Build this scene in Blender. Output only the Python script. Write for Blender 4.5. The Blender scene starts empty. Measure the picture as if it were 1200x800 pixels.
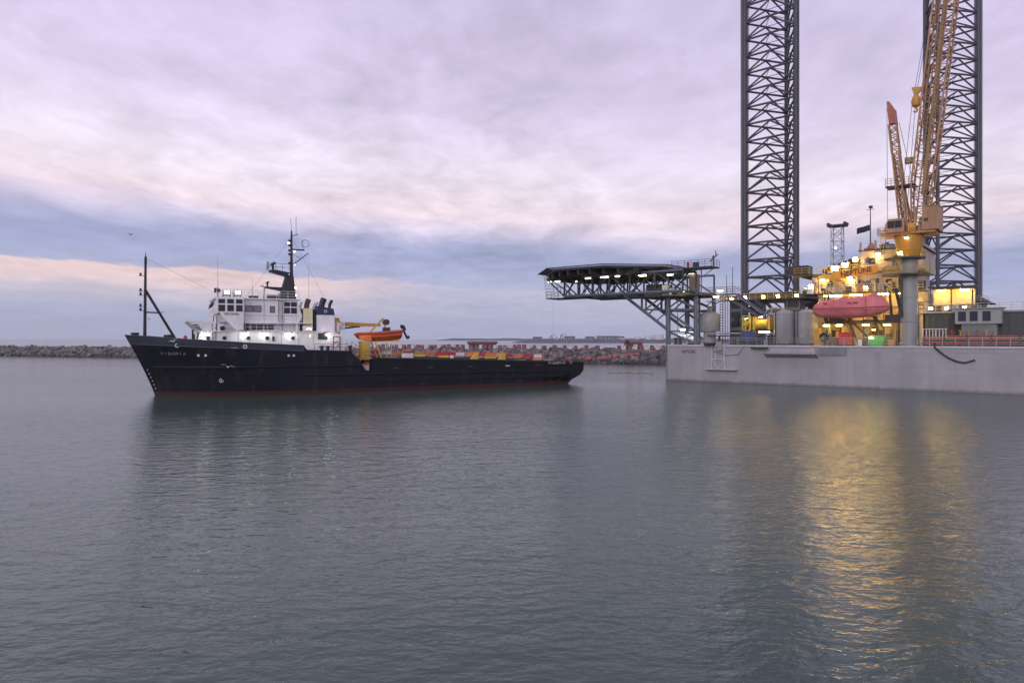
import bpy, math, random
from mathutils import Vector, Matrix
R = math.radians
rnd = random.Random(7)
sc = bpy.context.scene
col = sc.collection

# ------------------------------------------------------------------ camera
cam_d = bpy.data.cameras.new('camera'); cam = bpy.data.objects.new('camera', cam_d); col.objects.link(cam)
cam.location = (0, 0, 7.0); cam.rotation_euler = (R(90), 0, 0)
cam_d.sensor_width = 36; cam_d.lens = 24.0; cam_d.shift_y = -0.0025
cam_d.clip_start = 0.1; cam_d.clip_end = 40000
sc.camera = cam

# ------------------------------------------------------------------ world: dusk sky with banded cloud
SUN_EL, SUN_AZ = R(16), R(205)          # azimuth clockwise from +Y: behind the camera
def lin(r, g, b):
    f = lambda c: (c/255/12.92) if c/255 <= .04045 else ((c/255+.055)/1.055)**2.4
    return (f(r), f(g), f(b), 1)
w = bpy.data.worlds.new('World'); sc.world = w; w.use_nodes = True
nt = w.node_tree; nt.nodes.clear()
def N(t, **k):
    n = nt.nodes.new(t)
    for a, v in k.items(): setattr(n, a, v)
    return n
def math_node(tree, op, a, b=None, clamp=False):
    n = tree.nodes.new('ShaderNodeMath'); n.operation = op; n.use_clamp = clamp
    for i, v in enumerate((a, b)):
        if v is None: continue
        if isinstance(v, (int, float)): n.inputs[i].default_value = v
        else: tree.links.new(v, n.inputs[i])
    return n.outputs[0]
M_ = lambda op, a, b=None, clamp=False: math_node(nt, op, a, b, clamp)
tc = N('ShaderNodeTexCoord'); sep = N('ShaderNodeSeparateXYZ'); nt.links.new(tc.outputs['Generated'], sep.inputs[0])
X, Y, Z = sep.outputs
hor = M_('SQRT', M_('ADD', M_('MULTIPLY', X, X), M_('MULTIPLY', Y, Y)))
el = M_('DIVIDE', Z, M_('MAXIMUM', hor, .05))
zz = M_('ADD', M_('ABSOLUTE', Z), .10)
comb = N('ShaderNodeCombineXYZ')
nt.links.new(M_('DIVIDE', X, zz), comb.inputs[0]); nt.links.new(M_('DIVIDE', Y, zz), comb.inputs[1])
def cloud_noise(scale, stretch, rot, detail=6, rough=.55, dist=0.0):
    mp = N('ShaderNodeMapping'); mp.inputs['Scale'].default_value = stretch; mp.inputs['Rotation'].default_value = (0, 0, rot)
    nt.links.new(comb.outputs[0], mp.inputs[0])
    nz = N('ShaderNodeTexNoise'); nz.inputs['Scale'].default_value = scale; nz.inputs['Detail'].default_value = detail
    nz.inputs['Roughness'].default_value = rough; nz.inputs['Distortion'].default_value = dist
    nt.links.new(mp.outputs[0], nz.inputs['Vector']); return nz.outputs['Fac']
n4 = cloud_noise(4.6, (1, .85, 1), .6, 9, .62, .35)
n1 = cloud_noise(.55, (1, .45, 1), .35, 7, .55, .3)
n2 = cloud_noise(1.5, (1, .62, 1), -.6, 10, .62, .5)
n3 = cloud_noise(.28, (1, .6, 1), .9, 4, .5, .2)
warp = M_('ADD', M_('MULTIPLY', M_('SUBTRACT', n1, .5), .085), M_('MULTIPLY', M_('SUBTRACT', n2, .5), .045))
warp = M_('MULTIPLY', warp, M_('MULTIPLY', el, 8.0, True))
q = M_('ADD', M_('ADD', el, M_('MULTIPLY', X, .053)), warp)
ramp = N('ShaderNodeValToRGB')
stops = [(-.05, (176,183,212)), (.0, (178,186,216)), (.014, (179,185,216)), (.026, (196,193,216)), (.033, (214,202,218)), (.038, (203,197,217)), (.047, (230,209,217)), (.0725, (241,212,212)),
         (.0755, (178,181,214)), (.105, (167,174,212)), (.128, (176,180,216)), (.152, (218,207,232)), (.176, (247,228,238)), (.23, (243,231,247)),
         (.33, (225,213,242)), (.5, (218,206,240)), (.9, (204,195,228))]
cr = ramp.color_ramp
while len(cr.elements) > 1: cr.elements.remove(cr.elements[-1])
pos = lambda v: (v+.05)/.95
cr.elements[0].position = pos(stops[0][0]); cr.elements[0].color = lin(*stops[0][1])
for v, c in stops[1:]:
    e_ = cr.elements.new(pos(v)); e_.color = lin(*c)
nt.links.new(M_('DIVIDE', M_('ADD', q, .05), .95, True), ramp.inputs[0])
# the low pink gap closes towards the east, veiled by blue cloud
veil = N('ShaderNodeMapRange'); veil.inputs['From Min'].default_value = -.30; veil.inputs['From Max'].default_value = .02
veil.interpolation_type = 'SMOOTHSTEP'
nt.links.new(M_('ADD', X, M_('MULTIPLY', M_('SUBTRACT', n3, .5), .5)), veil.inputs['Value'])
lowm = N('ShaderNodeMapRange'); lowm.inputs['From Min'].default_value = .125; lowm.inputs['From Max'].default_value = .065; lowm.interpolation_type = 'SMOOTHSTEP'
nt.links.new(q, lowm.inputs['Value'])
mixv = N('ShaderNodeMixRGB'); nt.links.new(M_('MULTIPLY', M_('MULTIPLY', veil.outputs[0], lowm.outputs[0]), .85), mixv.inputs[0])
nt.links.new(ramp.outputs[0], mixv.inputs[1]); mixv.inputs[2].default_value = lin(180, 186, 219)
# cirrus texture
tex = M_('ADD', M_('ADD', M_('ADD', M_('MULTIPLY', M_('SUBTRACT', n2, .5), .75), M_('MULTIPLY', M_('MULTIPLY', M_('SUBTRACT', n4, .5), 1.0), M_('SUBTRACT', M_('MULTIPLY', n3, 2.6), .75, True))), M_('MULTIPLY', M_('SUBTRACT', n1, .5), .5)), 1.0)
tex = M_('ADD', M_('MULTIPLY', M_('SUBTRACT', tex, 1.0), M_('ADD', M_('MULTIPLY', el, 5.0, True), .28, True)), 1.0)
mul = N('ShaderNodeMixRGB', blend_type='MULTIPLY'); mul.inputs[0].default_value = 1
nt.links.new(mixv.outputs[0], mul.inputs[1]); nt.links.new(tex, mul.inputs[2])
sky = N('ShaderNodeTexSky', sky_type='NISHITA'); sky.sun_disc = False; sky.sun_elevation = SUN_EL; sky.sun_rotation = SUN_AZ
bg_sky = N('ShaderNodeBackground'); bg_sky.inputs[1].default_value = .10; nt.links.new(sky.outputs[0], bg_sky.inputs[0])
bg_cl = N('ShaderNodeBackground'); bg_cl.inputs[1].default_value = 1.0; nt.links.new(mul.outputs[0], bg_cl.inputs[0])
mx = N('ShaderNodeMixShader'); mx.inputs[0].default_value = .94
nt.links.new(bg_sky.outputs[0], mx.inputs[1]); nt.links.new(bg_cl.outputs[0], mx.inputs[2])
wo = N('ShaderNodeOutputWorld'); nt.links.new(mx.outputs[0], wo.inputs[0])

# ------------------------------------------------------------------ sun (veiled, low, behind the camera)
sun_d = bpy.data.lights.new('sun', 'SUN'); sun_d.energy = .9; sun_d.angle = R(25); sun_d.color = (1, .93, .92)
sun = bpy.data.objects.new('sun', sun_d); col.objects.link(sun)
sd = Vector((math.sin(SUN_AZ)*math.cos(SUN_EL), math.cos(SUN_AZ)*math.cos(SUN_EL), math.sin(SUN_EL)))
sun.rotation_euler = sd.to_track_quat('Z', 'Y').to_euler()
vs = sc.view_settings; vs.view_transform = 'Standard'; vs.look = 'None'; vs.exposure = 0; vs.gamma = 1; vs.use_curve_mapping = False
sc.cycles.use_denoising = True; sc.cycles.max_bounces = 6; sc.cycles.sample_clamp_indirect = 8

# ------------------------------------------------------------------ helpers
class MB:
    def __init__(s): s.v = []; s.f = []
    def add(s, vs_, fs):
        o = len(s.v); s.v += [tuple(p) for p in vs_]; s.f += [tuple(i+o for i in f) for f in fs]; return s
    def box(s, x0, x1, y0, y1, z0, z1):
        return s.add([(x0,y0,z0),(x1,y0,z0),(x1,y1,z0),(x0,y1,z0),(x0,y0,z1),(x1,y0,z1),(x1,y1,z1),(x0,y1,z1)],
                     [(0,3,2,1),(4,5,6,7),(0,1,5,4),(1,2,6,5),(2,3,7,6),(3,0,4,7)])
    def hexa(s, p):   # 8 corner points, bottom 4 then top 4
        return s.add(p, [(0,3,2,1),(4,5,6,7),(0,1,5,4),(1,2,6,5),(2,3,7,6),(3,0,4,7)])
    def obox(s, c, ax, ay, az, sx, sy, sz):
        c = Vector(c); ax, ay, az = Vector(ax)*sx/2, Vector(ay)*sy/2, Vector(az)*sz/2
        return s.hexa([c-ax-ay-az, c+ax-ay-az, c+ax+ay-az, c-ax+ay-az, c-ax-ay+az, c+ax-ay+az, c+ax+ay+az, c-ax+ay+az])
    def tube(s, a, b, r, r2=None, n=6, cap=True):
        a, b = Vector(a), Vector(b); d = (b-a)
        if d.length < 1e-6: return s
        d.normalize(); r2 = r if r2 is None else r2
        x = d.orthogonal().normalized(); y = d.cross(x)
        vs_ = []
        for p, rr in ((a, r), (b, r2)):
            for k in range(n):
                t = 2*math.pi*(k+.5)/n; vs_.append(p+x*math.cos(t)*rr+y*math.sin(t)*rr)
        fs = [(k, (k+1) % n, n+(k+1) % n, n+k) for k in range(n)]
        if cap: fs += [tuple(range(n))[::-1], tuple(range(n, 2*n))]
        return s.add(vs_, fs)
    def bar(s, a, b, w_, h_):      # rectangular member
        a, b = Vector(a), Vector(b); d = (b-a); L = d.length; d.normalize()
        up = Vector((0,0,1)) if abs(d.z) < .95 else Vector((1,0,0))
        x = d.cross(up).normalized(); y = x.cross(d)
        return s.obox((a+b)/2, d, x, y, L, w_, h_)
    def path(s, pts, r, n=6):
        for a, b in zip(pts, pts[1:]): s.tube(a, b, r, n=n)
        return s
    def prism(s, poly, axis, a, b):   # poly in the two other axes, in order
        def P(p, t): return {'x': (t, p[0], p[1]), 'y': (p[0], t, p[1]), 'z': (p[0], p[1], t)}[axis]
        n = len(poly)
        return s.add([P(p, a) for p in poly]+[P(p, b) for p in poly],
                     [tuple(range(n)), tuple(range(n, 2*n))[::-1]]+[(k, n+k, n+(k+1) % n, (k+1) % n) for k in range(n)])
    def lathe(s, prof, c=(0,0), n=24):   # prof: list of (r, z)
        vs_ = []; fs = []
        for r, z in prof:
            for k in range(n):
                t = 2*math.pi*k/n; vs_.append((c[0]+r*math.cos(t), c[1]+r*math.sin(t), z))
        for i in range(len(prof)-1):
            for k in range(n): fs.append((i*n+k, i*n+(k+1) % n, (i+1)*n+(k+1) % n, (i+1)*n+k))
        fs += [tuple(range(n))[::-1], tuple((len(prof)-1)*n+k for k in range(n))]
        return s.add(vs_, fs)
    def ball(s, c, r, n=10, m=6, sc_=(1,1,1)):
        prof = [(max(1e-3, math.sin(math.pi*i/m)), -math.cos(math.pi*i/m)) for i in range(m+1)]
        b = MB().lathe(prof, n=n)
        return s.add([(c[0]+x*r*sc_[0], c[1]+y*r*sc_[1], c[2]+z*r*sc_[2]) for x, y, z in b.v], b.f)
    def torus(s, c, R_, r, axis='y', n=20, m=8):
        vs_, fs = [], []
        for i in range(n):
            a = 2*math.pi*i/n
            for j in range(m):
                b = 2*math.pi*j/m; rr = R_+r*math.cos(b); h = r*math.sin(b)
                p = {'y': (rr*math.cos(a), h, rr*math.sin(a)), 'x': (h, rr*math.cos(a), rr*math.sin(a)), 'z': (rr*math.cos(a), rr*math.sin(a), h)}[axis]
                vs_.append((c[0]+p[0], c[1]+p[1], c[2]+p[2]))
        for i in range(n):
            for j in range(m): fs.append((i*m+j, ((i+1) % n)*m+j, ((i+1) % n)*m+(j+1) % m, i*m+(j+1) % m))
        return s.add(vs_, fs)
    def mesh(s, name, m=None, smooth=False):
        me = bpy.data.meshes.new(name); me.from_pydata(s.v, [], s.f); me.update()
        if m: me.materials.append(m)
        if smooth:
            me.polygons.foreach_set('use_smooth', [True]*len(me.polygons))
            try: me.set_sharp_from_angle(angle=R(35))
            except Exception: pass
        return me
    def build(s, name, m, parent=None, smooth=False):
        # consistent outward normals
        import bmesh
        me = s.mesh(name, m, smooth)
        bm = bmesh.new(); bm.from_mesh(me); bmesh.ops.recalc_face_normals(bm, faces=bm.faces); bm.to_mesh(me); bm.free()
        if smooth:
            try: me.set_sharp_from_angle(angle=R(35))
            except Exception: pass
        o = bpy.data.objects.new(name, me); col.objects.link(o); o.parent = parent
        return o
def put(name, me, parent=None, loc=(0,0,0), rot=(0,0,0), scale=(1,1,1)):
    o = bpy.data.objects.new(name, me); col.objects.link(o); o.parent = parent
    o.location = loc; o.rotation_euler = rot; o.scale = scale; return o
def tag(o, label=None, cat=None, group=None, kind=None):
    for k, v in (('label', label), ('category', cat), ('group', group), ('kind', kind)):
        if v: o[k] = v
    return o
def thing(name, label, cat, loc=(0,0,0), rz=0, group=None, parent=None):
    o = bpy.data.objects.new(name, None); col.objects.link(o); o.location = loc; o.rotation_euler = (0,0,rz)
    o.empty_display_size = .3
    return tag(o, label, cat, group)

# ------------------------------------------------------------------ materials
MATS = {}
def mat(name, c, rough=.55, metal=0., var=.25, scale=.6, rust=0., streak=True, rustc=(.16,.07,.035), bump=0., corr=None, spec=.5):
    if name in MATS: return MATS[name]
    m = bpy.data.materials.new(name); m.use_nodes = True; t = m.node_tree; L = t.links
    b = t.nodes['Principled BSDF']; b.inputs['Roughness'].default_value = rough; b.inputs['Metallic'].default_value = metal
    b.inputs['Specular IOR Level'].default_value = spec
    tcn = t.nodes.new('ShaderNodeTexCoord')
    nz = t.nodes.new('ShaderNodeTexNoise'); nz.inputs['Scale'].default_value = scale; nz.inputs['Detail'].default_value = 6; nz.inputs['Roughness'].default_value = .62
    mp = t.nodes.new('ShaderNodeMapping'); mp.inputs['Scale'].default_value = (1, 1, .35) if streak else (1, 1, 1)
    L.new(tcn.outputs['Object'], mp.inputs[0]); L.new(mp.outputs[0], nz.inputs['Vector'])
    rp = t.nodes.new('ShaderNodeMapRange'); rp.inputs['From Min'].default_value = .3; rp.inputs['From Max'].default_value = .7
    rp.inputs['To Min'].default_value = 1-var; rp.inputs['To Max'].default_value = 1+var
    L.new(nz.outputs['Fac'], rp.inputs['Value'])
    mu = t.nodes.new('ShaderNodeMixRGB'); mu.blend_type = 'MULTIPLY'; mu.inputs[0].default_value = 1; mu.inputs[1].default_value = (*c, 1)
    L.new(rp.outputs[0], mu.inputs[2]); out = mu.outputs[0]
    if rust > 0:
        n2_ = t.nodes.new('ShaderNodeTexNoise'); n2_.inputs['Scale'].default_value = 1.6; n2_.inputs['Detail'].default_value = 8; n2_.inputs['Roughness'].default_value = .7
        mp2 = t.nodes.new('ShaderNodeMapping'); mp2.inputs['Scale'].default_value = (1.3, 1.3, .16)
        L.new(tcn.outputs['Object'], mp2.inputs[0]); L.new(mp2.outputs[0], n2_.inputs['Vector'])
        r2_ = t.nodes.new('ShaderNodeMapRange'); r2_.inputs['From Min'].default_value = .72-.25*rust; r2_.inputs['From Max'].default_value = .85-.2*rust
        L.new(n2_.outputs['Fac'], r2_.inputs['Value'])
        mr = t.nodes.new('ShaderNodeMixRGB'); L.new(r2_.outputs[0], mr.inputs[0]); L.new(out, mr.inputs[1]); mr.inputs[2].default_value = (*rustc, 1); out = mr.outputs[0]
    L.new(out, b.inputs['Base Color'])
    if bump:
        bp = t.nodes.new('ShaderNodeBump'); bp.inputs['Strength'].default_value = bump; bp.inputs['Distance'].default_value = .05
        L.new(nz.outputs['Fac'], bp.inputs['Height']); L.new(bp.outputs[0], b.inputs['Normal'])
    MATS[name] = m; return m
def emis(name, c, s):
    if name in MATS: return MATS[name]
    m = bpy.data.materials.new(name); m.use_nodes = True; b = m.node_tree.nodes['Principled BSDF']
    b.inputs['Base Color'].default_value = (.8,.8,.8,1); b.inputs['Emission Color'].default_value = (*c, 1); b.inputs['Emission Strength'].default_value = s
    MATS[name] = m; return m
def glass(name, c, rough=.08):
    m = mat(name, c, rough, 0, .2, 1.2); return m

navy = mat('navy_hull_paint', (.007,.008,.013), .5, var=.35, rust=.35, rustc=(.03,.018,.015), spec=.25)
slate = mat('slate_bulwark', (.036,.043,.062), .45, var=.2, rust=.15, rustc=(.07,.04,.03))  # bulwark, its cap and knuckle bar lighter than the hull
white = mat('white_ship_paint', (.80,.79,.80), .55, var=.16, scale=.9, rust=.40, rustc=(.30,.22,.18))
cream = mat('cream_funnel_paint', (.78,.72,.42), .5, var=.12, rust=.2)
black = mat('black_steel', (.018,.018,.022), .5, var=.3)
darkblue = mat('funnel_blue', (.03,.04,.09), .5)
brownpipe = mat('brown_exhaust', (.13,.075,.05), .7, var=.4)
ochre = mat('ochre_crane_paint', (.55,.28,.045), .5, var=.2, rust=.3)
yellow = mat('safety_yellow', (.62,.40,.06), .5, var=.2, rust=.3)
orange = mat('orange_boat_hull', (.52,.10,.035), .45, var=.2)
brightorange = mat('orange_bow_panel', (.85,.20,.03), .45, var=.1)
redp = mat('red_paint', (.50,.045,.045), .5, var=.25)
redwhite = mat('white_panel_paint', (.72,.70,.68), .55, var=.15, rust=.25)
winglass = glass('window_glass', (.022,.022,.035), .12)
paleglass = glass('curtained_glass', (.20,.21,.24), .15)
truss = mat('truss_shaded_steel', (.055,.06,.075), .55, var=.25, rust=.3)  # under-deck shade put into the colour, darker than the columns
riggrey = mat('rig_hull_paint', (.335,.325,.345), .55, var=.16, scale=.35, rust=.42, rustc=(.235,.195,.18))
riglight = mat('rig_pale_paint', (.5,.49,.51), .55, var=.10, scale=.4, rust=.2, rustc=(.3,.22,.18))
steelblue = mat('helideck_steel', (.13,.15,.19), .5, var=.2, rust=.25)
legsteel = mat('leg_steel', (.075,.076,.094), .5, var=.3, rust=.35, rustc=(.075,.055,.05))
darksteel = mat('dark_deck_steel', (.05,.05,.056), .6, var=.3, rust=.3)
rust_grate = mat('grating', (.10,.085,.075), .7, var=.3)
tankgrey = mat('tank_grey', (.30,.31,.31), .5, var=.12, rust=.15)
jackgreen = mat('jackhouse_grey_green', (.17,.19,.18), .55, var=.2, rust=.35)
quartw = mat('quarters_wall', (.46,.38,.30), .55, var=.25, rust=.35, rustc=(.4,.28,.17))
tan = mat('crane_tan', (.42,.235,.12), .55, var=.25, rust=.45, rustc=(.25,.10,.05))
tanred = mat('crane_tip_orange', (.40,.13,.08), .5, var=.3, rust=.5)
boomo = mat('boom_ochre', (.36,.22,.10), .55, var=.3, rust=.4)
pink = mat('faded_red_lifeboat', (.62,.175,.175), .5, var=.22, scale=.9, rust=.3, rustc=(.40,.13,.12))
pinkdark = mat('lifeboat_trim', (.35,.06,.07), .5)
corrug = mat('dark_shed_panel', (.065,.070,.070), .55, var=.2, rust=.2)
greenp = mat('green_equipment', (.10,.45,.12), .5)
signor = mat('sign_orange', (.80,.36,.04), .5, var=.15)
lettr = mat('letter_maroon', (.10,.02,.015), .5)
letgrey = mat('letter_white', (.62,.62,.64), .5)
lettdark = mat('letter_dark', (.03,.03,.045), .5)
rock = mat('rock', (.15,.138,.138), .9, var=.55, scale=.35, streak=False, bump=.4)
concw = mat('barrier_white', (.52,.48,.48), .8, var=.2)
concr = mat('barrier_red', (.22,.085,.08), .8, var=.3)
far_d = mat('far_land', (.10,.11,.13), .9, var=.3, scale=.02)
far_w = mat('far_white', (.62,.62,.62), .8)
far_g = mat('far_grey', (.28,.30,.33), .8)
skin_w = mat('gull_white', (.75,.75,.75), .7)
gull_g = mat('gull_grey', (.25,.26,.3), .7)
L_white = emis('lamp_white', (.93,1,.86), 26)
L_warm = emis('lamp_warm', (1,.80,.42), 30)
L_sodium = emis('lamp_sodium', (1,.63,.13), 72)
L_sodium_hi = emis('lamp_sodium_bright', (1,.68,.2), 115)
L_deck = emis('lamp_deck_fluorescent', (1,.88,.6), 9)
L_ship = emis('lamp_ship_white', (.95,1,.85), 60)
L_soft = emis('lamp_soft_white', (.9,.93,1), 4)
L_green = emis('lamp_green', (.62,1,.20), 18)
L_red = emis('lamp_red', (1,.08,.12), 14)

def window(parent, c, right, up, w_, h_, fm=None, gm=None, fr=.06, name='window'):
    right, up = Vector(right), Vector(up); nn = right.cross(up); c = Vector(c)   # nn points outward
    m = MB(); d = .05
    for sgn in (-1, 1):
        m.obox(c+up*sgn*(h_/2+fr/2)+nn*d/2, right, up, nn, w_+2*fr, fr, d)
        m.obox(c+right*sgn*(w_/2+fr/2)+nn*d/2, right, up, nn, fr, h_, d)
    f = m.build(name, fm or black, parent)
    MB().obox(c+nn*.012, right, up, nn, w_, h_, .02).build('pane', gm or winglass, f)
    return f
def door(parent, c, right, up, w_, h_, m_):
    right, up = Vector(right), Vector(up); nn = right.cross(up); c = Vector(c)
    f = MB().obox(c+nn*.03, right, up, nn, w_, h_, .06).build('door', m_, parent)
    m = MB(); 
    for sgn in (-1, 1): m.obox(c+right*sgn*(w_/2+.04)+nn*.045, right, up, nn, .08, h_+.16, .09)
    m.obox(c+up*(h_/2+.04)+nn*.045, right, up, nn, w_, .08, .09); m.build('door_frame', darksteel, f)
    MB().obox(c+right*w_*.32+nn*.09, right, up, nn, .05, .22, .06).build('handle', black, f)
    return f
def railing(parent, pts, h=1.1, r=.025, n=3, step=1.6, m_=None, name='railing'):
    m = MB(); pts = [Vector(p) for p in pts]; zz_ = Vector((0,0,1))
    for a, b in zip(pts, pts[1:]):
        for k in range(1, n+1): m.tube(a+zz_*h*k/n, b+zz_*h*k/n, r, n=5)
        L = (b-a).length; c = max(1, round(L/step))
        for i in range(c+1):
            p = a.lerp(b, i/c); m.tube(p, p+zz_*h, r*1.1, n=5)
    return m.build(name, m_ or white, parent)
def lamp(parent, p, em, size=(.5,.3,.35), n=(0,-1,0), body=None, name='floodlight'):
    """a floodlight: housing box with a bright lens on the side it faces, on a short bracket"""
    p = Vector(p); n = Vector(n).normalized(); up = Vector((0,0,1)) if abs(n.z) < .9 else Vector((0,1,0))
    x = n.cross(up).normalized(); y = x.cross(n)
    m = MB().obox(p-n*.10, x, y, n, size[0]*1.12, size[2]*1.12, .2); m.tube(p-n*.1, p-n*.45, .04)
    h = m.build(name, body or darksteel, parent)
    MB().obox(p+n*(size[1]*.2), x, y, n, size[0], size[2], size[1]*.4).build('lens', em, h)
    return h
def tubelight(parent, p, em, L=1.6, ax=(1,0,0)):
    p = Vector(p); ax = Vector(ax)
    h = MB().obox(p+Vector((0,0,.12)), ax, Vector((0,0,1)).cross(ax), (0,0,1), L*1.05, .3, .1).build('floodlight', darksteel, parent)
    MB().tube(p-ax*L/2, p+ax*L/2, .13, n=8).build('lens', em, h); return h
def bulkhead(parent, p, em, r=.13, n=(0,-1,0)):
    p = Vector(p); n = Vector(n)
    h = MB().tube(p-n*.42, p-n*.05, .05).tube(p+Vector((0,0,.1)), p+Vector((0,0,.17)), r*1.5, n=10).build('wall_lamp', darksteel, parent)
    MB().ball(p, r).build('bulb', em, h); return h
def text(parent, body, loc, rot, size, m_, name='lettering', ext=.012, bold=0.0, sx=1.0):
    c = bpy.data.curves.new(name, 'FONT'); c.body = body; c.size = size; c.extrude = ext; c.offset = bold; c.align_x = 'CENTER'; c.align_y = 'CENTER'
    c.materials.append(m_); tmp = bpy.data.objects.new(name, c); me = bpy.data.meshes.new_from_object(tmp); me.name = name
    if not me.materials: me.materials.append(m_)
    bpy.data.objects.remove(tmp); o = bpy.data.objects.new(name, me); col.objects.link(o); o.parent = parent
    o.location = loc; o.rotation_euler = rot; o.scale = (sx, 1, 1); return o
def lattice(m, p0, p1, w0, w1, side, bays, rc, rb):
    """box lattice from p0 to p1, widths w0 -> w1, 'side' one lateral axis"""
    p0, p1 = Vector(p0), Vector(p1); d = (p1-p0).normalized(); sx = Vector(side); sx = (sx-d*sx.dot(d)).normalized(); sy = d.cross(sx)
    def C(i, k):
        t = i/bays; w_ = (w0+(w1-w0)*t)/2; p = p0.lerp(p1, t)
        a, b = ((-1,-1),(1,-1),(1,1),(-1,1))[k % 4]
        return p+sx*a*w_+sy*b*w_
    for k in range(4): m.tube(C(0,k), C(bays,k), rc, n=6)
    for i in range(bays):
        for k in range(4):
            a, b = (k, k+1) if i % 2 else (k+1, k)
            m.tube(C(i,a), C(i+1,b), rb, n=4, cap=False)
            m.tube(C(i,k), C(i,k+1), rb, n=4, cap=False)
    return m

# ================================================================== SETTING
# ---- water
wm = bpy.data.materials.new('harbour_water'); wm.use_nodes = True; t = wm.node_tree; L = t.links
b = t.nodes['Principled BSDF']; b.inputs['Base Color'].default_value = (.051,.088,.071,1); b.inputs['Roughness'].default_value = .13; b.inputs['IOR'].default_value = 1.333
tcn = t.nodes.new('ShaderNodeTexCoord')
def wn(scale, stretch, rot, detail, rough=.55, dist=0.):
    mp = t.nodes.new('ShaderNodeMapping'); mp.inputs['Scale'].default_value = stretch; mp.inputs['Rotation'].default_value = (0,0,rot); L.new(tcn.outputs['Object'], mp.inputs[0])
    nz = t.nodes.new('ShaderNodeTexNoise'); nz.inputs['Scale'].default_value = scale; nz.inputs['Detail'].default_value = detail; nz.inputs['Roughness'].default_value = rough; nz.inputs['Distortion'].default_value = dist
    L.new(mp.outputs[0], nz.inputs['Vector']); return nz.outputs['Fac']
mm = lambda op, a, b_=None: math_node(t, op, a, b_)
h1 = wn(.22, (.7,1,1), .25, 3)              # slow chop, metres
h2 = wn(1.25, (.55,1,1), -.30, 4, .55, .3)   # ripples
h3 = wn(3.6, (.6,1,1), .35, 3, .5, .3)      # fine ripples
patch = wn(.022, (.35,1,1), .2, 5)           # calmer and rougher patches
pr = t.nodes.new('ShaderNodeMapRange'); pr.inputs['From Min'].default_value = .35; pr.inputs['From Max'].default_value = .65; pr.inputs['To Min'].default_value = .55; pr.inputs['To Max'].default_value = 1.45
L.new(patch, pr.inputs['Value'])
hh = mm('ADD', mm('MULTIPLY', h1, .10), mm('ADD', mm('MULTIPLY', h2, .23), mm('MULTIPLY', h3, .095)))
bp = t.nodes.new('ShaderNodeBump'); bp.inputs['Strength'].default_value = 1; bp.inputs['Distance'].default_value = .46
L.new(mm('MULTIPLY', hh, pr.outputs[0]), bp.inputs['Height']); L.new(bp.outputs[0], b.inputs['Normal'])
wb = MB().add([(-16000,-3000,0),(16000,-3000,0),(16000,16000,0),(-16000,16000,0)], [(0,1,2,3)])
water = put('water', wb.mesh('water', wm)); tag(water, 'calm grey green harbour water with small ripples', 'water', kind='structure')
# ---- breakwater: one long mound of rubble
B0, B1 = Vector((-178,267,0)), Vector((42,187,0)); bd = (B1-B0).normalized(); bn = Vector((-bd.y, bd.x, 0))
if bn.y < 0: bn = -bn
bw = thing('breakwater', 'long low rubble breakwater across the harbour mouth', 'breakwater'); bw['kind'] = 'structure'
PRO = [(-1.5,-1.2),(0,-.2),(3.2,2.0),(6.0,3.4),(7.5,3.75),(13,3.75),(20,-1.2)]
m = MB(); US = list(range(-260, 331, 5)); 
for u in US:
    for o, z in PRO:
        p = B0+bd*u+bn*(o+rnd.uniform(-.5,.5)); m.v.append((p.x, p.y, z+rnd.uniform(-.25,.25)))
k = len(PRO)
for i in range(len(US)-1):
    for j in range(k-1): m.f.append((i*k+j, (i+1)*k+j, (i+1)*k+j+1, i*k+j+1))
m.build('mound', rock, bw)
ICO = [(0,0,1)]+[(.894*math.cos(2*math.pi*i/5), .894*math.sin(2*math.pi*i/5), .447) for i in range(5)]+[(.894*math.cos(2*math.pi*(i+.5)/5), .894*math.sin(2*math.pi*(i+.5)/5), -.447) for i in range(5)]+[(0,0,-1)]
ICF = [(0,1+i,1+(i+1)%5) for i in range(5)]+[(1+i,6+i,1+(i+1)%5) for i in range(5)]+[(6+i,6+(i+1)%5,1+(i+1)%5) for i in range(5)]+[(11,6+(i+1)%5,6+i) for i in range(5)]
def slope_z(o):
    for (a, za), (c, zc) in zip(PRO, PRO[1:]):
        if a <= o <= c: return za+(zc-za)*(o-a)/(c-a)
    return 0
rocks = [MB(), MB(), MB()]
for i in range(7500):
    u = rnd.uniform(-150, 325); o = rnd.uniform(-.6, 6.6)**1; s = rnd.choice((.3,.4,.5,.6,.8,1.05))*rnd.uniform(.8,1.2)
    p = B0+bd*u+bn*o; z = slope_z(o)+s*.15
    R3 = Matrix.Rotation(rnd.uniform(0,6.3), 3, 'Z') @ Matrix.Rotation(rnd.uniform(0,3), 3, 'X')
    vv = []
    for q_ in ICO:
        v = Vector(q_)*rnd.uniform(.72,1.12); v = R3 @ Vector((v.x*s*1.2, v.y*s, v.z*s*.75)); vv.append((p.x+v.x, p.y+v.y, z+v.z))
    rocks[2 if o < rnd.uniform(.5,1.6) else rnd.choice((0,0,0,1,1,2))].add(vv, ICF)
rock2 = mat('rock_pale', (.21,.185,.175), .9, var=.5, scale=.5, streak=False, bump=.4); rock3 = mat('rock_dark', (.075,.07,.068), .9, var=.5, scale=.5, streak=False, bump=.4)
for r_, mt_ in zip(rocks, (rock, rock2, rock3)):
    o = put('armour_rock', r_.mesh('armour_rock', mt_), bw); o['kind'] = 'stuff'
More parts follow.
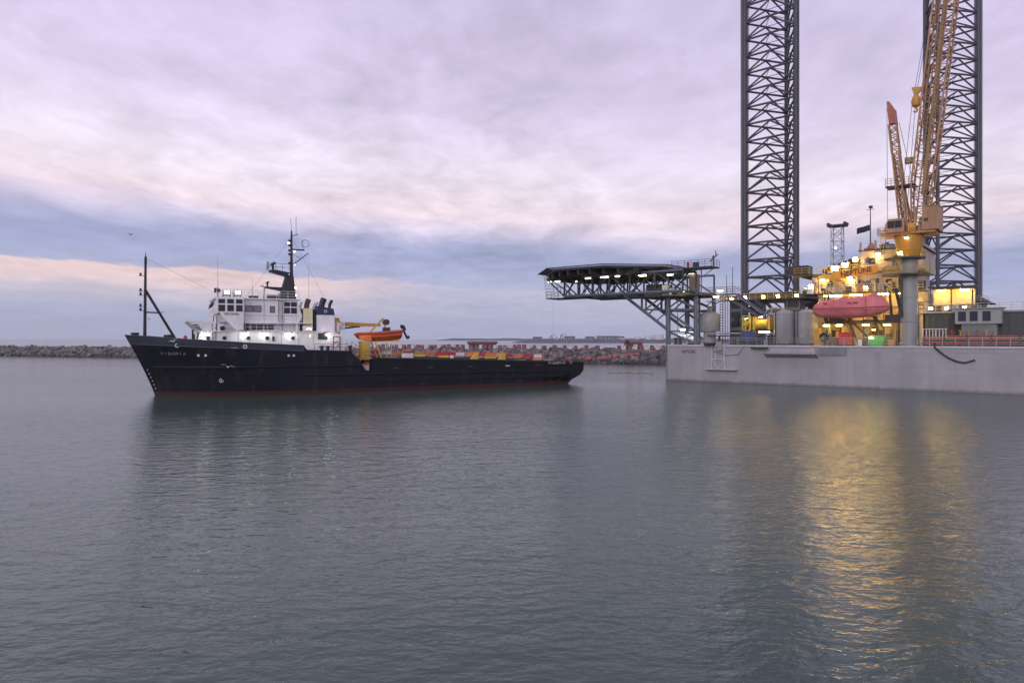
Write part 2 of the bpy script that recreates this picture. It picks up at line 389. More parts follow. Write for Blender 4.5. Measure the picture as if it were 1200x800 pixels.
# ---- row of red and white blocks along the crest
def jersey(w_, h_, l):
    return MB().prism([(-w_/2,0),(w_/2,0),(w_/2,.25*h_),(w_*.22,.45*h_),(w_*.17,h_),(-w_*.17,h_),(-w_*.22,.45*h_),(-w_/2,.25*h_)], 'x', -l/2, l/2)
jm_w = jersey(1.3,1.5,1.15).mesh('barrier_block', concw); jm_r = jersey(1.3,1.35,1.15).mesh('barrier_block', concr)
ang = math.atan2(bd.y, bd.x)
u = 138.0; i = 0
while u < 236:
    wht = (i % 2 == 0) if u > 190 else (i % 3 == 0)
    gap = 214 < u < 219
    if not gap:
        p = B0+bd*u+bn*(7.6+rnd.uniform(-.2,.2))
        o = put('barrier_block', jm_w if wht else jm_r, None, (p.x, p.y, 3.85), (0,0,ang+rnd.uniform(-.15,.15)), (rnd.uniform(.85,1.1),1,rnd.uniform(.85,1.1)))
        if wht: tag(o, 'white concrete block in the row along the rubble breakwater crest', 'concrete block', 'white blocks on the breakwater crest')
        else: tag(o, 'dull red concrete block in the row along the rubble breakwater crest', 'concrete block', 'red blocks on the breakwater crest')
    u += rnd.uniform(1.45,1.75); i += 1
# ---- red floats washed along the rubble slope
fl = MB().lathe([(.02,-.75),(.38,-.7),(.5,-.5),(.5,.5),(.38,.7),(.02,.75)], n=10).mesh('hose_float', mat('faded_red_float', (.42,.09,.085), .7, var=.4))
for (u0, u1, o0, o1, n_) in ((150,186,4.2,3.6,16), (193,206,3.4,2.0,8), (206,216,1.6,1.6,7), (216,228,1.8,3.8,8)):
    for i in range(n_):
        f = (i+.5)/n_; p = B0+bd*(u0+(u1-u0)*f)+bn*(o0+(o1-o0)*f+rnd.uniform(-.7,.7))
        if rnd.random() < .22: continue
        o = put('hose_float', fl, None, (p.x, p.y, slope_z(o0+(o1-o0)*f)+.45), (0, R(90)+rnd.uniform(-.15,.15), ang+rnd.uniform(-.25,.25)), (1,1,rnd.uniform(.9,1.15)))
        tag(o, 'red drum shaped float lying on the breakwater rocks', 'float', 'red floats strung along the breakwater slope')
# ---- things on and beyond the breakwater
def on_bw(px, off=9.0):     # point on the crest seen at picture column px
    r = (px-600)/800; c = B0+bn*off
    u_ = (r*c.y-c.x)/(bd.x-r*bd.y); return c+bd*u_
p = on_bw(742, 10.5)
tr = thing('site_truck', 'dark red flatbed truck parked behind the white blocks on the breakwater', 'truck', (p.x, p.y, 3.9), ang)
MB().box(-2.6,2.6,-1,1,.75,1.0).build('chassis', black, tr)
cb = MB().prism([(-2.5,1.0),(-1.1,1.0),(-1.1,2.7),(-2.1,2.7),(-2.5,1.9)], 'y', -1, 1).build('cab', mat('truck_red', (.16,.03,.04), .5), tr)
window(cb, (-1.6,-1,2.15), (1,0,0), (0,0,1), .7, .7)
MB().box(-.9,2.6,-1.1,1.1,1.05,2.2).box(-.9,2.6,-1.13,-1.1,1.5,1.6).build('cargo_box', mat('truck_maroon', (.12,.035,.045), .6), tr)
wh = MB().lathe([(.2,-.16),(.45,-.16),(.48,-.08),(.48,.08),(.45,.16),(.2,.16)], n=14).mesh('wheel', black)
for sx in (-1.8, 1.2, 2.1):
    for sy in (-1, 1): put('wheel', wh, tr, (sx, sy*.9, .48), (R(90),0,0))
p = on_bw(565, 10.0)
sh = thing('site_shed', 'long low dark shed roof standing on the breakwater crest', 'shed', (p.x, p.y, 3.9), ang)
MB().box(-4.4,4.4,-1.2,1.2,0,1.7).build('wall', darksteel, sh)
MB().prism([(-1.6,1.7),(1.6,1.7),(0,2.35)], 'x', -4.9, 4.9).build('roof', mat('shed_roof', (.14,.055,.06), .7), sh)
for x in (-3,0,3): window(sh, (x,-1.2,1.0), (1,0,0), (0,0,1), .8, .6)
for px, l in ((715,3.0),(770,4.2)):
    p = on_bw(px, 9.0); o = MB()
    ps = [Vector((-l/2+l*i/6, .25*math.sin(i*2.1), .25)) for i in range(7)]
    o = MB().path(ps, .25, 8).build('timber_log', darksteel); o.location = (p.x, p.y, 3.95); o.rotation_euler = (0,0,ang)
    tag(o, 'dark drift log lying on the breakwater crest beside the last white block' if px == 770 else 'short dark drift log on the breakwater crest near the red truck', 'log')
# ---- far shore
fs = MB()
def strip(x0, x1, y, z, depth, seed):
    r_ = random.Random(seed); n = 60; m = MB()
    for i in range(n+1):
        x = x0+(x1-x0)*i/n; e = min(1, i/3); zt = z*e*r_.uniform(.85,1.1)
        m.v += [(x,y,-.5),(x,y+15,zt),(x,y+depth,zt),(x,y+depth+20,-.5)]
    for i in range(n):
        for j in range(3): m.f.append((i*4+j,(i+1)*4+j,(i+1)*4+j+1,i*4+j+1))
    return m
tag(strip(0, 620, 1180, 6.2, 160, 1).build('far_quay_land', far_d), 'low dark far shore with quays on the horizon', 'shore', kind='structure')
tag(strip(-330, 900, 2900, 9, 200, 2).build('far_jetty_land', far_d), 'thin dark far jetty line on the horizon', 'shore', kind='structure')
def far_at(px, Yd=1215): return (px-600)/800*Yd
def far_hall(px, w_, h_, label, m_, Yd=1240, roof=True):
    t_ = thing('warehouse', label, 'warehouse', (far_at(px, Yd), Yd, 5.6))
    MB().box(-w_/2,w_/2,0,18,0,h_).build('wall', m_, t_)
    if roof: MB().prism([(-1,h_),(19,h_),(9,h_+2.4)], 'x', -w_/2-.6, w_/2+.6).build('roof', far_d, t_)
    for k in range(max(2, int(w_//7))):
        x = -w_/2+w_*(k+.5)/max(2, int(w_//7)); window(t_, (x,0,h_*.5), (1,0,0), (0,0,1), 2.4, h_*.4)
far_hall(712, 36, 4.6, 'long dark flat warehouse on the far shore with a tall end block', far_g)
far_hall(692, 15, 3.5, 'small grey hall on the far shore between jetty and long warehouse', far_g)
far_hall(668, 18, 4.2, 'grey hall on the far shore over the tug stern', far_g)
far_hall(728, 12, 4.0, 'pale low hall on the far shore beside the storage tanks', far_w)
far_hall(630, 16, 3.0, 'low grey shed at the tip of the far shore', far_g)
tk = MB().lathe([(7,0),(7,7.2),(5.4,8.4),(2.5,9.1),(.1,9.3)], n=20)
tkm = tk.mesh('far_tank_body', far_w, True)
for px, s in ((747,.8),(760,1.0),(772,1.25)):
    t_ = thing('far_storage_tank', {747:'smallest white storage tank on the far shore behind the breakwater',760:'middle white domed storage tank on the far shore',772:'largest white storage tank on the far shore beside the helideck column'}[px], 'tank', (far_at(px,1240), 1240, 5.6))
    put('shell', tkm, t_, (0,0,0), (0,0,0), (s,s,s)); 
    MB().tube((-7*s,-.4,0), (-7*s,-.4,8*s), .15).tube((-6.3*s,-2.8,0), (-6.3*s,-2.8,8*s), .15).build('ladder', far_d, t_)
def far_crane(px, h_, lab):
    t_ = thing('harbour_crane', lab, 'crane', (far_at(px,1235), 1235, 5.6))
    m = MB(); 
    for s in (-1,1): m.tube((s*3,0,0),(s*1.2,0,h_*.55),.5); m.tube((s*3,6,0),(s*1.2,4,h_*.55),.5)
    m.build('portal', far_d, t_); MB().box(-2.2,2.2,0,4,h_*.55,h_*.75).build('cabin', far_g, t_)
    MB().tube((0,2,h_*.7),(9,2,h_),.4).tube((0,2,h_*.75),(0,2,h_),.3).tube((0,2,h_),(9,2,h_),.12).build('jib', far_d, t_)
far_crane(646, 9, 'low dark harbour crane on the far shore above the tug stern'); far_crane(658, 11, 'taller dark harbour crane beside the lit white cabin on the far shore')
t_ = thing('control_cabin', 'tiny bright white cabin on the far shore between two cranes', 'cabin', (far_at(652,1232), 1232, 5.6))
MB().box(-3,3,0,5,0,4.2).build('wall', far_w, t_); MB().box(-3.4,3.4,-.4,5.4,4.2,4.7).build('roof', far_w, t_); window(t_, (0,0,2.6), (1,0,0), (0,0,1), 3.6, 1.4)
# ================================================================== TUG / SUPPLY VESSEL (local: x bow->stern, -y faces the camera)
ship = thing('supply_vessel', 'black hulled supply tug with white superstructure lying across the harbour', 'ship', (-44.4,84.85,0), math.atan2(.4618,.887))
def smooth(t): t = min(1, max(0, t)); return t*t*(3-2*t)
def half(u, z):
    Lz = 19-8.5*min(1, max(0, z)/6.5); t = min(1, max(0, (u+.05)/Lz)); b_ = 6.4*(1-(1-t)**2.3)
    if u > 48: b_ -= (u-48)**2/144*(1.3 if z > 1 else 2.6)
    if z < 0: b_ *= 1+z*.06
    return max(b_, .04)
def rake(u, z): return -3.2*(max(0, z)/7.4)**1.15*math.exp(-max(u,0)/7.0)
def top(u):
    T = [(-1,7.4),(0,7.42),(2,7.25),(5,6.9),(11,6.45),(17.1,6.1),(17.5,5.5),(21.6,5.45),(22.9,5.3),(24.0,4.3),(24.8,2.9),(25.6,2.75),(50,2.6),(61,2.7)]
    for (a, za), (c, zc) in zip(T, T[1:]):
        if a <= u <= c: return za+(zc-za)*(u-a)/(c-a)
    return T[-1][1]
def bottom(u):
    T = [(-1,-2),(50,-2),(54,-1.5),(56.5,-.55),(57.7,.15),(58.8,.85),(59.6,1.5),(60.3,2.2)]
    for (a, za), (c, zc) in zip(T, T[1:]):
        if a <= u <= c: return za+(zc-za)*(u-a)/(c-a)
    return 2.2
KN = lambda u: min(top(u)-.25, 6.35-.055*u)
UST = [0,.25,.6,1,1.6,2.3,3.2,4.2,5.5,7,8.5,10,12,14,16,17.1,17.5,19,21.6,22.9,23.5,24,24.4,24.8,25.6,28,32,36,40,44,48,50,52,54,56,57.5,58.6,59.4,60,60.2]
NV = 14
def hull_shell(zlo, zhi, off=0.0, nv=NV, us=UST, mirror=True):
    m = MB(); rows = []
    for sgn in ((-1, 1) if mirror else (-1,)):
        base = len(m.v)
        for u in us:
            a, c = zlo(u), zhi(u)
            for k in range(nv+1):
                z = a+(c-a)*k/nv; m.v.append((u+rake(u,z)-(off if u < .5 else 0), sgn*(half(u,z)+off), z))
        n = nv+1
        for i in range(len(us)-1):
            for k in range(nv): m.f.append((base+i*n+k, base+(i+1)*n+k, base+(i+1)*n+k+1, base+i*n+k+1))
    return m, n
m, n = hull_shell(bottom, top)
cnt = len(UST)*n
for i in range(len(UST)-1):                       # bottom closing strip
    m.f.append((i*n, (i+1)*n, cnt+(i+1)*n, cnt+i*n))
for k in range(n-1):                              # transom and stem closing
    i = len(UST)-1; m.f.append((i*n+k, i*n+k+1, cnt+i*n+k+1, cnt+i*n+k)); m.f.append((k, k+1, cnt+k+1, cnt+k))
# hull paint: dull red boot-topping below a painted waterline
hm = bpy.data.materials.new('two_tone_hull'); hm.use_nodes = True; t = hm.node_tree; L = t.links; pb = t.nodes['Principled BSDF']; pb.inputs['Roughness'].default_value = .5; pb.inputs['Specular IOR Level'].default_value = .25
tcn = t.nodes.new('ShaderNodeTexCoord'); sp = t.nodes.new('ShaderNodeSeparateXYZ'); L.new(tcn.outputs['Object'], sp.inputs[0])
nz = t.nodes.new('ShaderNodeTexNoise'); nz.inputs['Scale'].default_value = 1.1; nz.inputs['Detail'].default_value = 7; nz.inputs['Roughness'].default_value = .68
mp = t.nodes.new('ShaderNodeMapping'); mp.inputs['Scale'].default_value = (.8,.8,.22); L.new(tcn.outputs['Object'], mp.inputs[0]); L.new(mp.outputs[0], nz.inputs['Vector'])
nzb = t.nodes.new('ShaderNodeTexNoise'); nzb.inputs['Scale'].default_value = .35; nzb.inputs['Detail'].default_value = 4; L.new(tcn.outputs['Object'], nzb.inputs['Vector'])
r1 = t.nodes.new('ShaderNodeMixRGB'); r1.inputs[1].default_value = (.004,.006,.011,1); r1.inputs[2].default_value = (.010,.013,.024,1); L.new(nzb.outputs['Fac'], r1.inputs[0])
rr = t.nodes.new('ShaderNodeMapRange'); rr.inputs['From Min'].default_value = .54; rr.inputs['From Max'].default_value = .70; L.new(nz.outputs['Fac'], rr.inputs['Value'])
r2 = t.nodes.new('ShaderNodeMixRGB'); L.new(rr.outputs[0], r2.inputs[0]); L.new(r1.outputs[0], r2.inputs[1]); r2.inputs[2].default_value = (.04,.026,.022,1)
red_ = t.nodes.new('ShaderNodeMixRGB'); L.new(nz.outputs['Fac'], red_.inputs[0]); red_.inputs[1].default_value = (.040,.018,.02,1); red_.inputs[2].default_value = (.075,.026,.026,1)
lt = math_node(t, 'LESS_THAN', math_node(t, 'ADD', sp.outputs[2], math_node(t, 'MULTIPLY', nz.outputs['Fac'], .22)), .58)
r3 = t.nodes.new('ShaderNodeMixRGB'); L.new(lt, r3.inputs[0]); L.new(r2.outputs[0], r3.inputs[1]); L.new(red_.outputs[0], r3.inputs[2]); L.new(r3.outputs[0], pb.inputs['Base Color'])
bpn = t.nodes.new('ShaderNodeBump'); bpn.inputs['Strength'].default_value = .4; bpn.inputs['Distance'].default_value = .06; fr_ = t.nodes.new('ShaderNodeTexWave'); fr_.inputs['Scale'].default_value = .42; fr_.inputs['Distortion'].default_value = .6; fr_.inputs['Detail'].default_value = 1; L.new(tcn.outputs['Object'], fr_.inputs['Vector'])
L.new(math_node(t, 'ADD', nzb.outputs['Fac'], math_node(t, 'MULTIPLY', fr_.outputs['Fac'], .5)), bpn.inputs['Height']); L.new(bpn.outputs[0], pb.inputs['Normal'])
hull = m.build('hull', hm, ship, True)
fw = [u for u in UST if u <= 17.1]
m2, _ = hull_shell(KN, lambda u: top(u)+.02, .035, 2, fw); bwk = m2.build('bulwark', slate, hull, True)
def strake(zf, u0, u1, r=.11, name='rubbing_strake', mt=None):
    us = [u0+(u1-u0)*i/40 for i in range(41)]
    for sgn in (-1, 1):
        m = MB().path([(u+rake(u,zf(u)), sgn*(half(u,zf(u))+r*.4), zf(u)) for u in us], r, 6); m.build(name, mt or navy, hull)
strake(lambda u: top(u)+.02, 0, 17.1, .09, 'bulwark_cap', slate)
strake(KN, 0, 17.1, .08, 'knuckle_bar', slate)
strake(lambda u: 3.55-.004*u, 1.0, 24.5, .12); strake(lambda u: 2.45-.006*u, 17, 58, .13); strake(lambda u: 1.3, 26, 56, .09)
# foredeck, main deck
def deck(z0f, us, inset, name, mt):
    m = MB(); 
    for u in us: m.v += [(u+rake(u,z0f(u))+(.3 if u < .3 else 0), -max(.02,half(u,z0f(u))-inset), z0f(u)), (u+rake(u,z0f(u))+(.3 if u < .3 else 0), max(.02,half(u,z0f(u))-inset), z0f(u))]
    for i in range(len(us)-1): m.f.append((2*i,2*i+2,2*i+3,2*i+1))
    return m.build(name, mt, ship)
deck(lambda u: min(6.3,top(u)-.55) if u < 17.2 else 5.42, [u for u in UST if u <= 23], .03, 'foredeck', rust_grate)
deck(lambda u: 2.35, [u for u in UST if 23 <= u <= 60], .03, 'main_deck', rust_grate)
MB().box(22.9,23.1,-6.3,6.3,2.35,5.4).build('forecastle_bulkhead', black, ship)
# raised crash rail walls along the working deck
def ctop(u): return 4.75-(u-25.6)*.031
for sgn in (-1, 1):
    m = MB(); us = [25.7+(60.1-25.7)*i/22 for i in range(23)]
    for u in us:
        y1, y2 = sgn*(half(u,2.7)-.04), sgn*(half(u,2.7)-1.1)
        m.v += [(u,y1,2.6),(u,y1,ctop(u)-.4),(u,y2,ctop(u)-.4),(u,y2,2.4)]
    for i in range(22):
        for k in range(3): m.f.append((4*i+k,4*i+4+k,4*i+5+k,4*i+1+k))
    m.f += [(0,1,2,3),(88,91,90,89)]
    cr_ = m.build('crash_rail', navy, ship)
    for i in range(1, 23, 2):
        u = us[i]; y = sgn*(half(u,2.7)-.02); MB().box(u-.07,u+.07,min(y,y-sgn*.1),max(y,y-sgn*.1),2.7,ctop(u)-.45).build('stiffener', navy, cr_)
    MB().path([(u, sgn*(half(u,2.7)-.1), ctop(u)-.3) for u in us], .13, 6).build('rail_cap', black, cr_)
MB().path([(59.9,y,2.9) for y in (-4.9,4.9)], .5, 14).build('stern_roller', black, ship, True)
# yellow, white and red rail panels along the cargo deck
pw = [(29.9,31.5,'w',.8,0),(31.7,33.3,'y',.28,.38),(31.8,33.2,'y',.14,.0),(35.2,36.8,'y',.3,.3),(35.3,37.4,'y',.16,-.1),(37.0,37.5,'w',.4,.25),(39.0,40.9,'y',.18,-.1),(42.4,44.2,'y',.3,.3),(43.2,45.2,'y',.16,-.1),(47.2,49.2,'y',.22,0),(50.4,52.0,'o',.3,.2),(52.4,53.6,'y',.3,0)]
PM = {'w': redwhite, 'y': yellow, 'r': redp, 'o': mat('orange_panel', (.75,.22,.06), .5)}
for u0,u1,c,h_,dz in pw:
    y = -half((u0+u1)/2,2.7)+.25; z = ctop((u0+u1)/2)-.35+dz
    p_ = MB().box(u0,u1,y-.05,y+.05,z,z+h_).build('rail_panel', PM[c], ship)
    m = MB(); [m.box(x-.04,x+.04,y+.05,y+.15,z-.2,z+h_) for x in (u0+.15,u1-.15)]; m.build('panel_post', darksteel, p_)
for i in range(17):
    u0 = 29+i*1.75; c = 'rworyorrworoyrorw'[i]; y = half(u0,2.7)-.4; z = ctop(u0)-.15+.55
    MB().box(u0,u0+1.5,y-.05,y+.05,z-.35,z+.2).build('rail_panel', PM[c], ship)
for u0 in (41.2, 45.6):
    z = ctop(u0)-.35; y = -half(u0,2.7)+.6
    MB().prism([(u0-1.1,z),(u0+.3,z),(u0+.3,z+1.15),(u0-.1,z+1.15)], 'y', y-.12, y+.12).build('towing_fin', yellow, ship)
# ---------------- superstructure
H1 = MB().prism([(4.4,6.0),(22.4,5.44),(22.4,7.3),(21.0,7.9),(4.9,7.9)], 'y', -5.0, 5.0).build('forecastle_house', white, ship)
MB().box(4.6,21.2,-5.25,5.25,7.9,8.0).build('boat_deck', white, H1)
# spray breakwater on the house front
m = MB(); m.hexa([(4.7,-5.1,8.0),(6.7,-5.1,8.0),(6.7,-5.0,8.0),(4.9,-5.0,8.0),(3.5,-5.3,9.15),(6.7,-5.1,9.05),(6.7,-5.0,9.05),(3.7,-5.2,9.15)])
m.hexa([(4.7,5.1,8.0),(6.7,5.1,8.0),(6.7,5.0,8.0),(4.9,5.0,8.0),(3.5,5.3,9.15),(6.7,5.1,9.05),(6.7,5.0,9.05),(3.7,5.2,9.15)])
m.hexa([(4.7,-5.0,8.0),(4.9,-5.0,8.0),(4.9,5.0,8.0),(4.7,5.0,8.0),(3.5,-5.2,9.15),(3.7,-5.2,9.15),(3.7,5.2,9.15),(3.5,5.2,9.15)])
sb = m.build('spray_screen', white, ship)
for k in range(3): MB().bar((4.55-.24*k,-5.14-.03*k,8.16+.24*k),(5.05-.2*k,-5.14-.03*k,8.14+.26*k),.06,.16).build('louvre', darksteel, sb)
# lower wheelhouse block and wheelhouse
W1 = MB().box(7.6,17.2,-3.9,3.9,8.0,9.0).build('lower_wheelhouse', white, ship)
MB().box(9.9,18.2,-5.0,5.0,8.98,9.08).build('bridge_deck', white, W1)
WH = MB().prism([(6.7,9.08),(16.6,9.08),(17.0,9.9),(16.4,12.0),(6.9,12.0),(6.2,10.7)], 'y', -4.4, 4.4).build('wheelhouse', white, ship)
MB().box(6.5,16.8,-4.7,4.7,12.0,12.14).build('roof', white, WH)
for sgn in (-1, 1):
    a, c = sorted((sgn*5.5, sgn*4.41))
    wg = MB().prism([(6.6,12.16),(9.75,12.16),(9.75,8.06),(8.9,8.06),(7.5,9.5),(6.8,10.6)], 'y', a, c).build('bridge_wing', white, ship)
    y = sgn*5.5; rt = (1,0,0) if sgn < 0 else (-1,0,0)
    for x in (7.25,8.25,9.25):
        window(wg, (x,y,11.62), rt, (0,0,1), .62, .40); window(wg, (x,y,10.78), rt, (0,0,1), .62, .66)
    if sgn < 0: text(wg, 'VIDOMIA', (8.35,-5.515,10.05), (R(90),0,0), .42, lettdark)
    y = sgn*4.4
    for x, w_ in ((10.5,.82),(11.5,.82)): window(WH, (x,y,10.8), rt, (0,0,1), w_, .68, gm=paleglass)
    window(WH, (13.3,y,10.75), rt, (0,0,1), .48, .72, gm=paleglass)
    for x in (15.1,15.95):
        window(WH, (x,y,11.45), rt, (0,0,1), .6, .42); window(WH, (x,y,10.65), rt, (0,0,1), .6, .62)
    # ladder trunk
    m = MB(); 
    for x in (14.05,14.5): m.tube((x,y+sgn*.12,8.0),(x,y+sgn*.12,12.9),.035)
    for k in range(16): m.tube((14.05,y+sgn*.12,8.2+.3*k),(14.5,y+sgn*.12,8.2+.3*k),.02,n=4)
    m.build('ladder', darksteel, WH)
    MB().box(10.9,12.2,min(y,y+sgn*.1),max(y,y+sgn*.1),8.2,8.75).box(12.4,13.5,min(y,y+sgn*.1),max(y,y+sgn*.1),8.2,8.75).build('vent_louvre', darksteel, W1).location = (0,-sgn*.5,0)
    railing(ship, [(10.0,sgn*4.95,9.08),(18.1,sgn*4.95,9.08)], 1.0, .022, 3, 1.4, white)
    railing(ship, [(10.0,sgn*5.2,8.0),(16.5,sgn*5.2,8.0)], .95, .022, 2, 1.4, white)
    railing(ship, [(6.7,sgn*4.6,12.14),(16.6,sgn*4.6,12.14)], .95, .022, 3, 1.5, white)
    # porthole lamps on the forecastle house side
    yy = sgn*5.0
    for x in (5.75,7.6,10.35,12.6,15.7):
        pf = MB().torus((x,yy+sgn*.03,7.1), .2, .05, 'y', 16, 6).build('porthole', darksteel, H1)
        MB().tube((x,yy,7.1),(x,yy+sgn*.03,7.1),.2,n=16).build('pane', winglass, pf)
    for x in (5.4,9.95,12.2,15.3,20.0): bulkhead(H1, (x,yy+sgn*.42,7.55), L_ship, .12, (0,sgn,0))
    bulkhead(H1, (17.8,yy+sgn*.42,7.4), L_warm, .06, (0,sgn,0))
    MB().box(18.9,20.1,min(yy,yy+sgn*.08),max(yy,yy+sgn*.08),6.95,7.75).build('signal_board', black, H1)
    door(H1, (21.3,yy,6.45), rt, (0,0,1), .75, 1.6, white)
# front windows of the wheelhouse
for y in (-3.3,-2.2,-1.1,0,1.1,2.2,3.3): window(WH, (6.40,y,11.1), (0,-1,0), (.23,0,.973), .8, .95)
bulkhead(H1, (20.0,-5.12,7.55), L_red, .09, (0,-1,0))
# deck outfit on the wheelhouse top
m = MB(); 
for x in (7.9,9.15):
    dr = MB().tube((x-.5,-4.1,12.75),(x+.5,-4.1,12.75),.42,n=16).build('raft_canister', redwhite, ship, True)
    MB().box(x-.42,x-.32,-4.4,-3.8,12.14,12.5).box(x+.32,x+.42,-4.4,-3.8,12.14,12.5).torus((x,-4.1,12.75),.43,.03,'x').build('cradle', darksteel, dr)
    lamp(ship, (x,-4.95,12.75), L_soft, (.55,.2,.4), (0,-1,-.1), white)
sl = MB().ball((6.95,-3.9,13.0), .32).tube((6.95,-3.9,12.1),(6.95,-3.9,12.8),.06).build('searchlight', black, ship)
MB().tube((6.5,-3.9,13.0),(6.8,-3.9,13.0),.3,n=12).build('searchlight_glass', winglass, sl)
def whip(x, y, z0, z1, name='whip_antenna', r=.025):
    m = MB().tube((x,y,z0),(x,y,z0+.5),r*2).tube((x,y,z0+.5),(x,y,z1),r,r*.4); return m.build(name, darksteel, ship)
whip(6.9,-4.3,12.1,17.4); whip(10.9,-4.3,12.1,14.8); whip(12.4,-3,12.1,14.2); whip(18.3,-2,9,18.4)
MB().path([(12.4,-4.2,12.1),(12.4,-4.2,13.6),(11.9,-4.2,13.75)], .06).build('vent_pipe', darksteel, ship)
MB().box(10.5,11.6,-4.5,-3.9,12.14,12.42).build('roof_locker', darksteel, ship); MB().box(12.7,14.0,-4.5,-3.7,12.14,12.6).build('roof_locker', darksteel, ship)
MB().path([(12.2,0,12.1),(12.2,0,13.0),(12.5,0,13.2)], .1).build('vent_pipe', white, ship)
# radar mast
rm = MB().hexa([(14.7,-.9,12.1),(16.9,-.9,12.1),(16.9,.9,12.1),(14.7,.9,12.1),(15.6,-.35,15.6),(16.6,-.35,15.6),(16.6,.35,15.6),(15.6,.35,15.6)]).build('radar_mast', black, ship)
MB().tube((16.4,0,15.4),(16.4,0,21.6),.22,.11,n=10).tube((16.4,0,21.6),(16.3,0,23.3),.03).tube((17.0,0,21.1),(17.0,0,23.6),.03).tube((16.4,0,20.9),(17.3,0,21.2),.05).build('mast_pole', black, rm)
MB().prism([(16.2,15.9),(15.6,15.4),(14.2,15.75),(13.5,15.95),(13.5,16.15),(14.4,16.2)], 'y', -.55, .55).build('radar_platform', black, rm)
railing(rm, [(16.0,-.7,16.1),(13.4,-.7,16.1),(13.2,-.7,16.3)], .95, .025, 2, .9, black); railing(rm, [(13.3,-.7,16.15),(13.3,.7,16.15)], .95, .025, 2, .9, black)
MB().tube((14.0,0,16.1),(14.0,0,16.9),.16).box(13.85,14.15,-1.5,1.5,16.9,17.12).build('radar_scanner', black, rm)
MB().prism([(15.5,13.2),(15.2,13.9),(13.0,13.95),(13.0,13.75),(14.6,13.5)], 'y', -.4, .4).build('radar_platform', black, rm)
MB().tube((13.3,0,13.95),(13.3,0,14.4),.12).box(13.2,13.4,-.9,.9,14.4,14.6).build('radar_scanner', black, rm)
MB().bar((16.4,0,19.1),(18.1,0,19.1),.16,.18).tube((17.9,0,19.1),(17.9,0,20.4),.035).tube((16.4,0,16.9),(18.6,0,18.7),.06).tube((16.4,0,18.6),(17.6,0,17.9),.03).build('yard_arm', black, rm)
MB().torus((18.2,0,20.0), .5, .03, 'y').build('loop_antenna', black, rm)
for z in (20.2,19.6,18.9,18.4,17.2): MB().tube((16.1,-.25,z-.14),(16.1,-.25,z+.14),.17,n=8).build('navigation_light', black, rm)
for x, z, e in ((15.95,19.9,L_white),(16.7,18.8,L_white),(16.75,17.0,L_red),(16.85,13.9,L_warm),(16.9,12.9,L_warm)): MB().ball((x,-.38,z), .09).build('lamp_bulb', e, rm)
# funnels
F1 = MB().box(17.15,18.35,-4.3,-1.8,8.0,11.0).build('funnel', cream, ship)
for x in (16.85,18.62): MB().box(x-.14,x+.14,-4.25,-2.2,8.0,10.85).build('louvre_panel', black, F1)
MB().path([(17.75,-3.2,10.95),(17.85,-3.2,11.7),(18.05,-3.2,12.25)], .34, 12).build('exhaust_pipe', brownpipe, F1, True)
MB().path([(17.1,-2.4,10.95),(17.15,-2.4,11.5),(17.3,-2.4,11.9)], .16, 10).build('exhaust_pipe', white, F1, True)
lamp(F1, (17.75,-5.1,8.2), L_warm, (.35,.15,.2), (0,.8,.6), white)
F2 = MB().box(18.85,21.2,-4.4,-1.5,8.0,10.15).build('funnel', white, ship)
MB().prism([(18.85,10.15),(21.2,10.15),(21.05,11.0),(18.9,11.35)], 'y', -4.42, -1.48).build('funnel_top', darkblue, F2)
MB().torus((20.0,-4.44,10.65), .17, .035, 'y', 16, 5).build('emblem', letgrey, F2)
for x, y, r_, z1, mt in ((19.7,-3.2,.40,12.4,black),(18.95,-2.6,.22,11.9,white),(20.8,-3.0,.2,12.2,black)):
    MB().path([(x,y,10.9),(x+.05,y,11.6),(x+.35,y,z1)], r_, 12).build('exhaust_pipe', mt, F2, True)
for sgn in (1,): 
    F3 = MB().box(17.2,21.0,1.8,4.3,8.0,11.0).build('funnel', white, ship)
# after ladder, life-saving post, small gear
m = MB()
for x in (21.5,22.4): m.tube((x,-4.7,5.5),(x,-4.7,9.4),.04)
for k in range(12): m.tube((21.5,-4.7,5.8+.3*k),(22.4,-4.7,5.8+.3*k),.03,n=4)
m.build('ladder', white, ship)
railing(ship, [(20.9,-4.9,8.0),(22.4,-4.9,8.0),(22.4,4.9,8.0)], 1.0, .025, 3, .8, white)
railing(ship, [(18.2,-6.2,5.45),(22.6,-6.2,5.45)], .9, .025, 2, 1.1, darksteel)
for x in (19.2,20.0,22.9): MB().lathe([(.22,5.42),(.2,5.9),(.32,5.95),(.32,6.1),(.05,6.14)], (x,-5.8), 12).build('bollard', black, ship, True)
lr = MB().torus((21.1,-5.12,6.35), .36, .09, 'y', 20, 8)
lr = lr.build('life_ring', redwhite); lr.parent = None
lr.matrix_world = Matrix.Translation((-44.4,84.85,0)) @ Matrix.Rotation(math.atan2(.4618,.887), 4, 'Z')
tag(lr, 'white life ring hung on the after wall of the tug house', 'life ring')
bd4 = MB()
for k in range(4):
    a = R(45+90*k); bd4.obox((21.1+.36*math.cos(a),-5.12,6.35+.36*math.sin(a)), (math.cos(a),0,math.sin(a)), (0,1,0), (-math.sin(a),0,math.cos(a)), .2, .2, .16)
bd4.build('red_band', redp, lr)
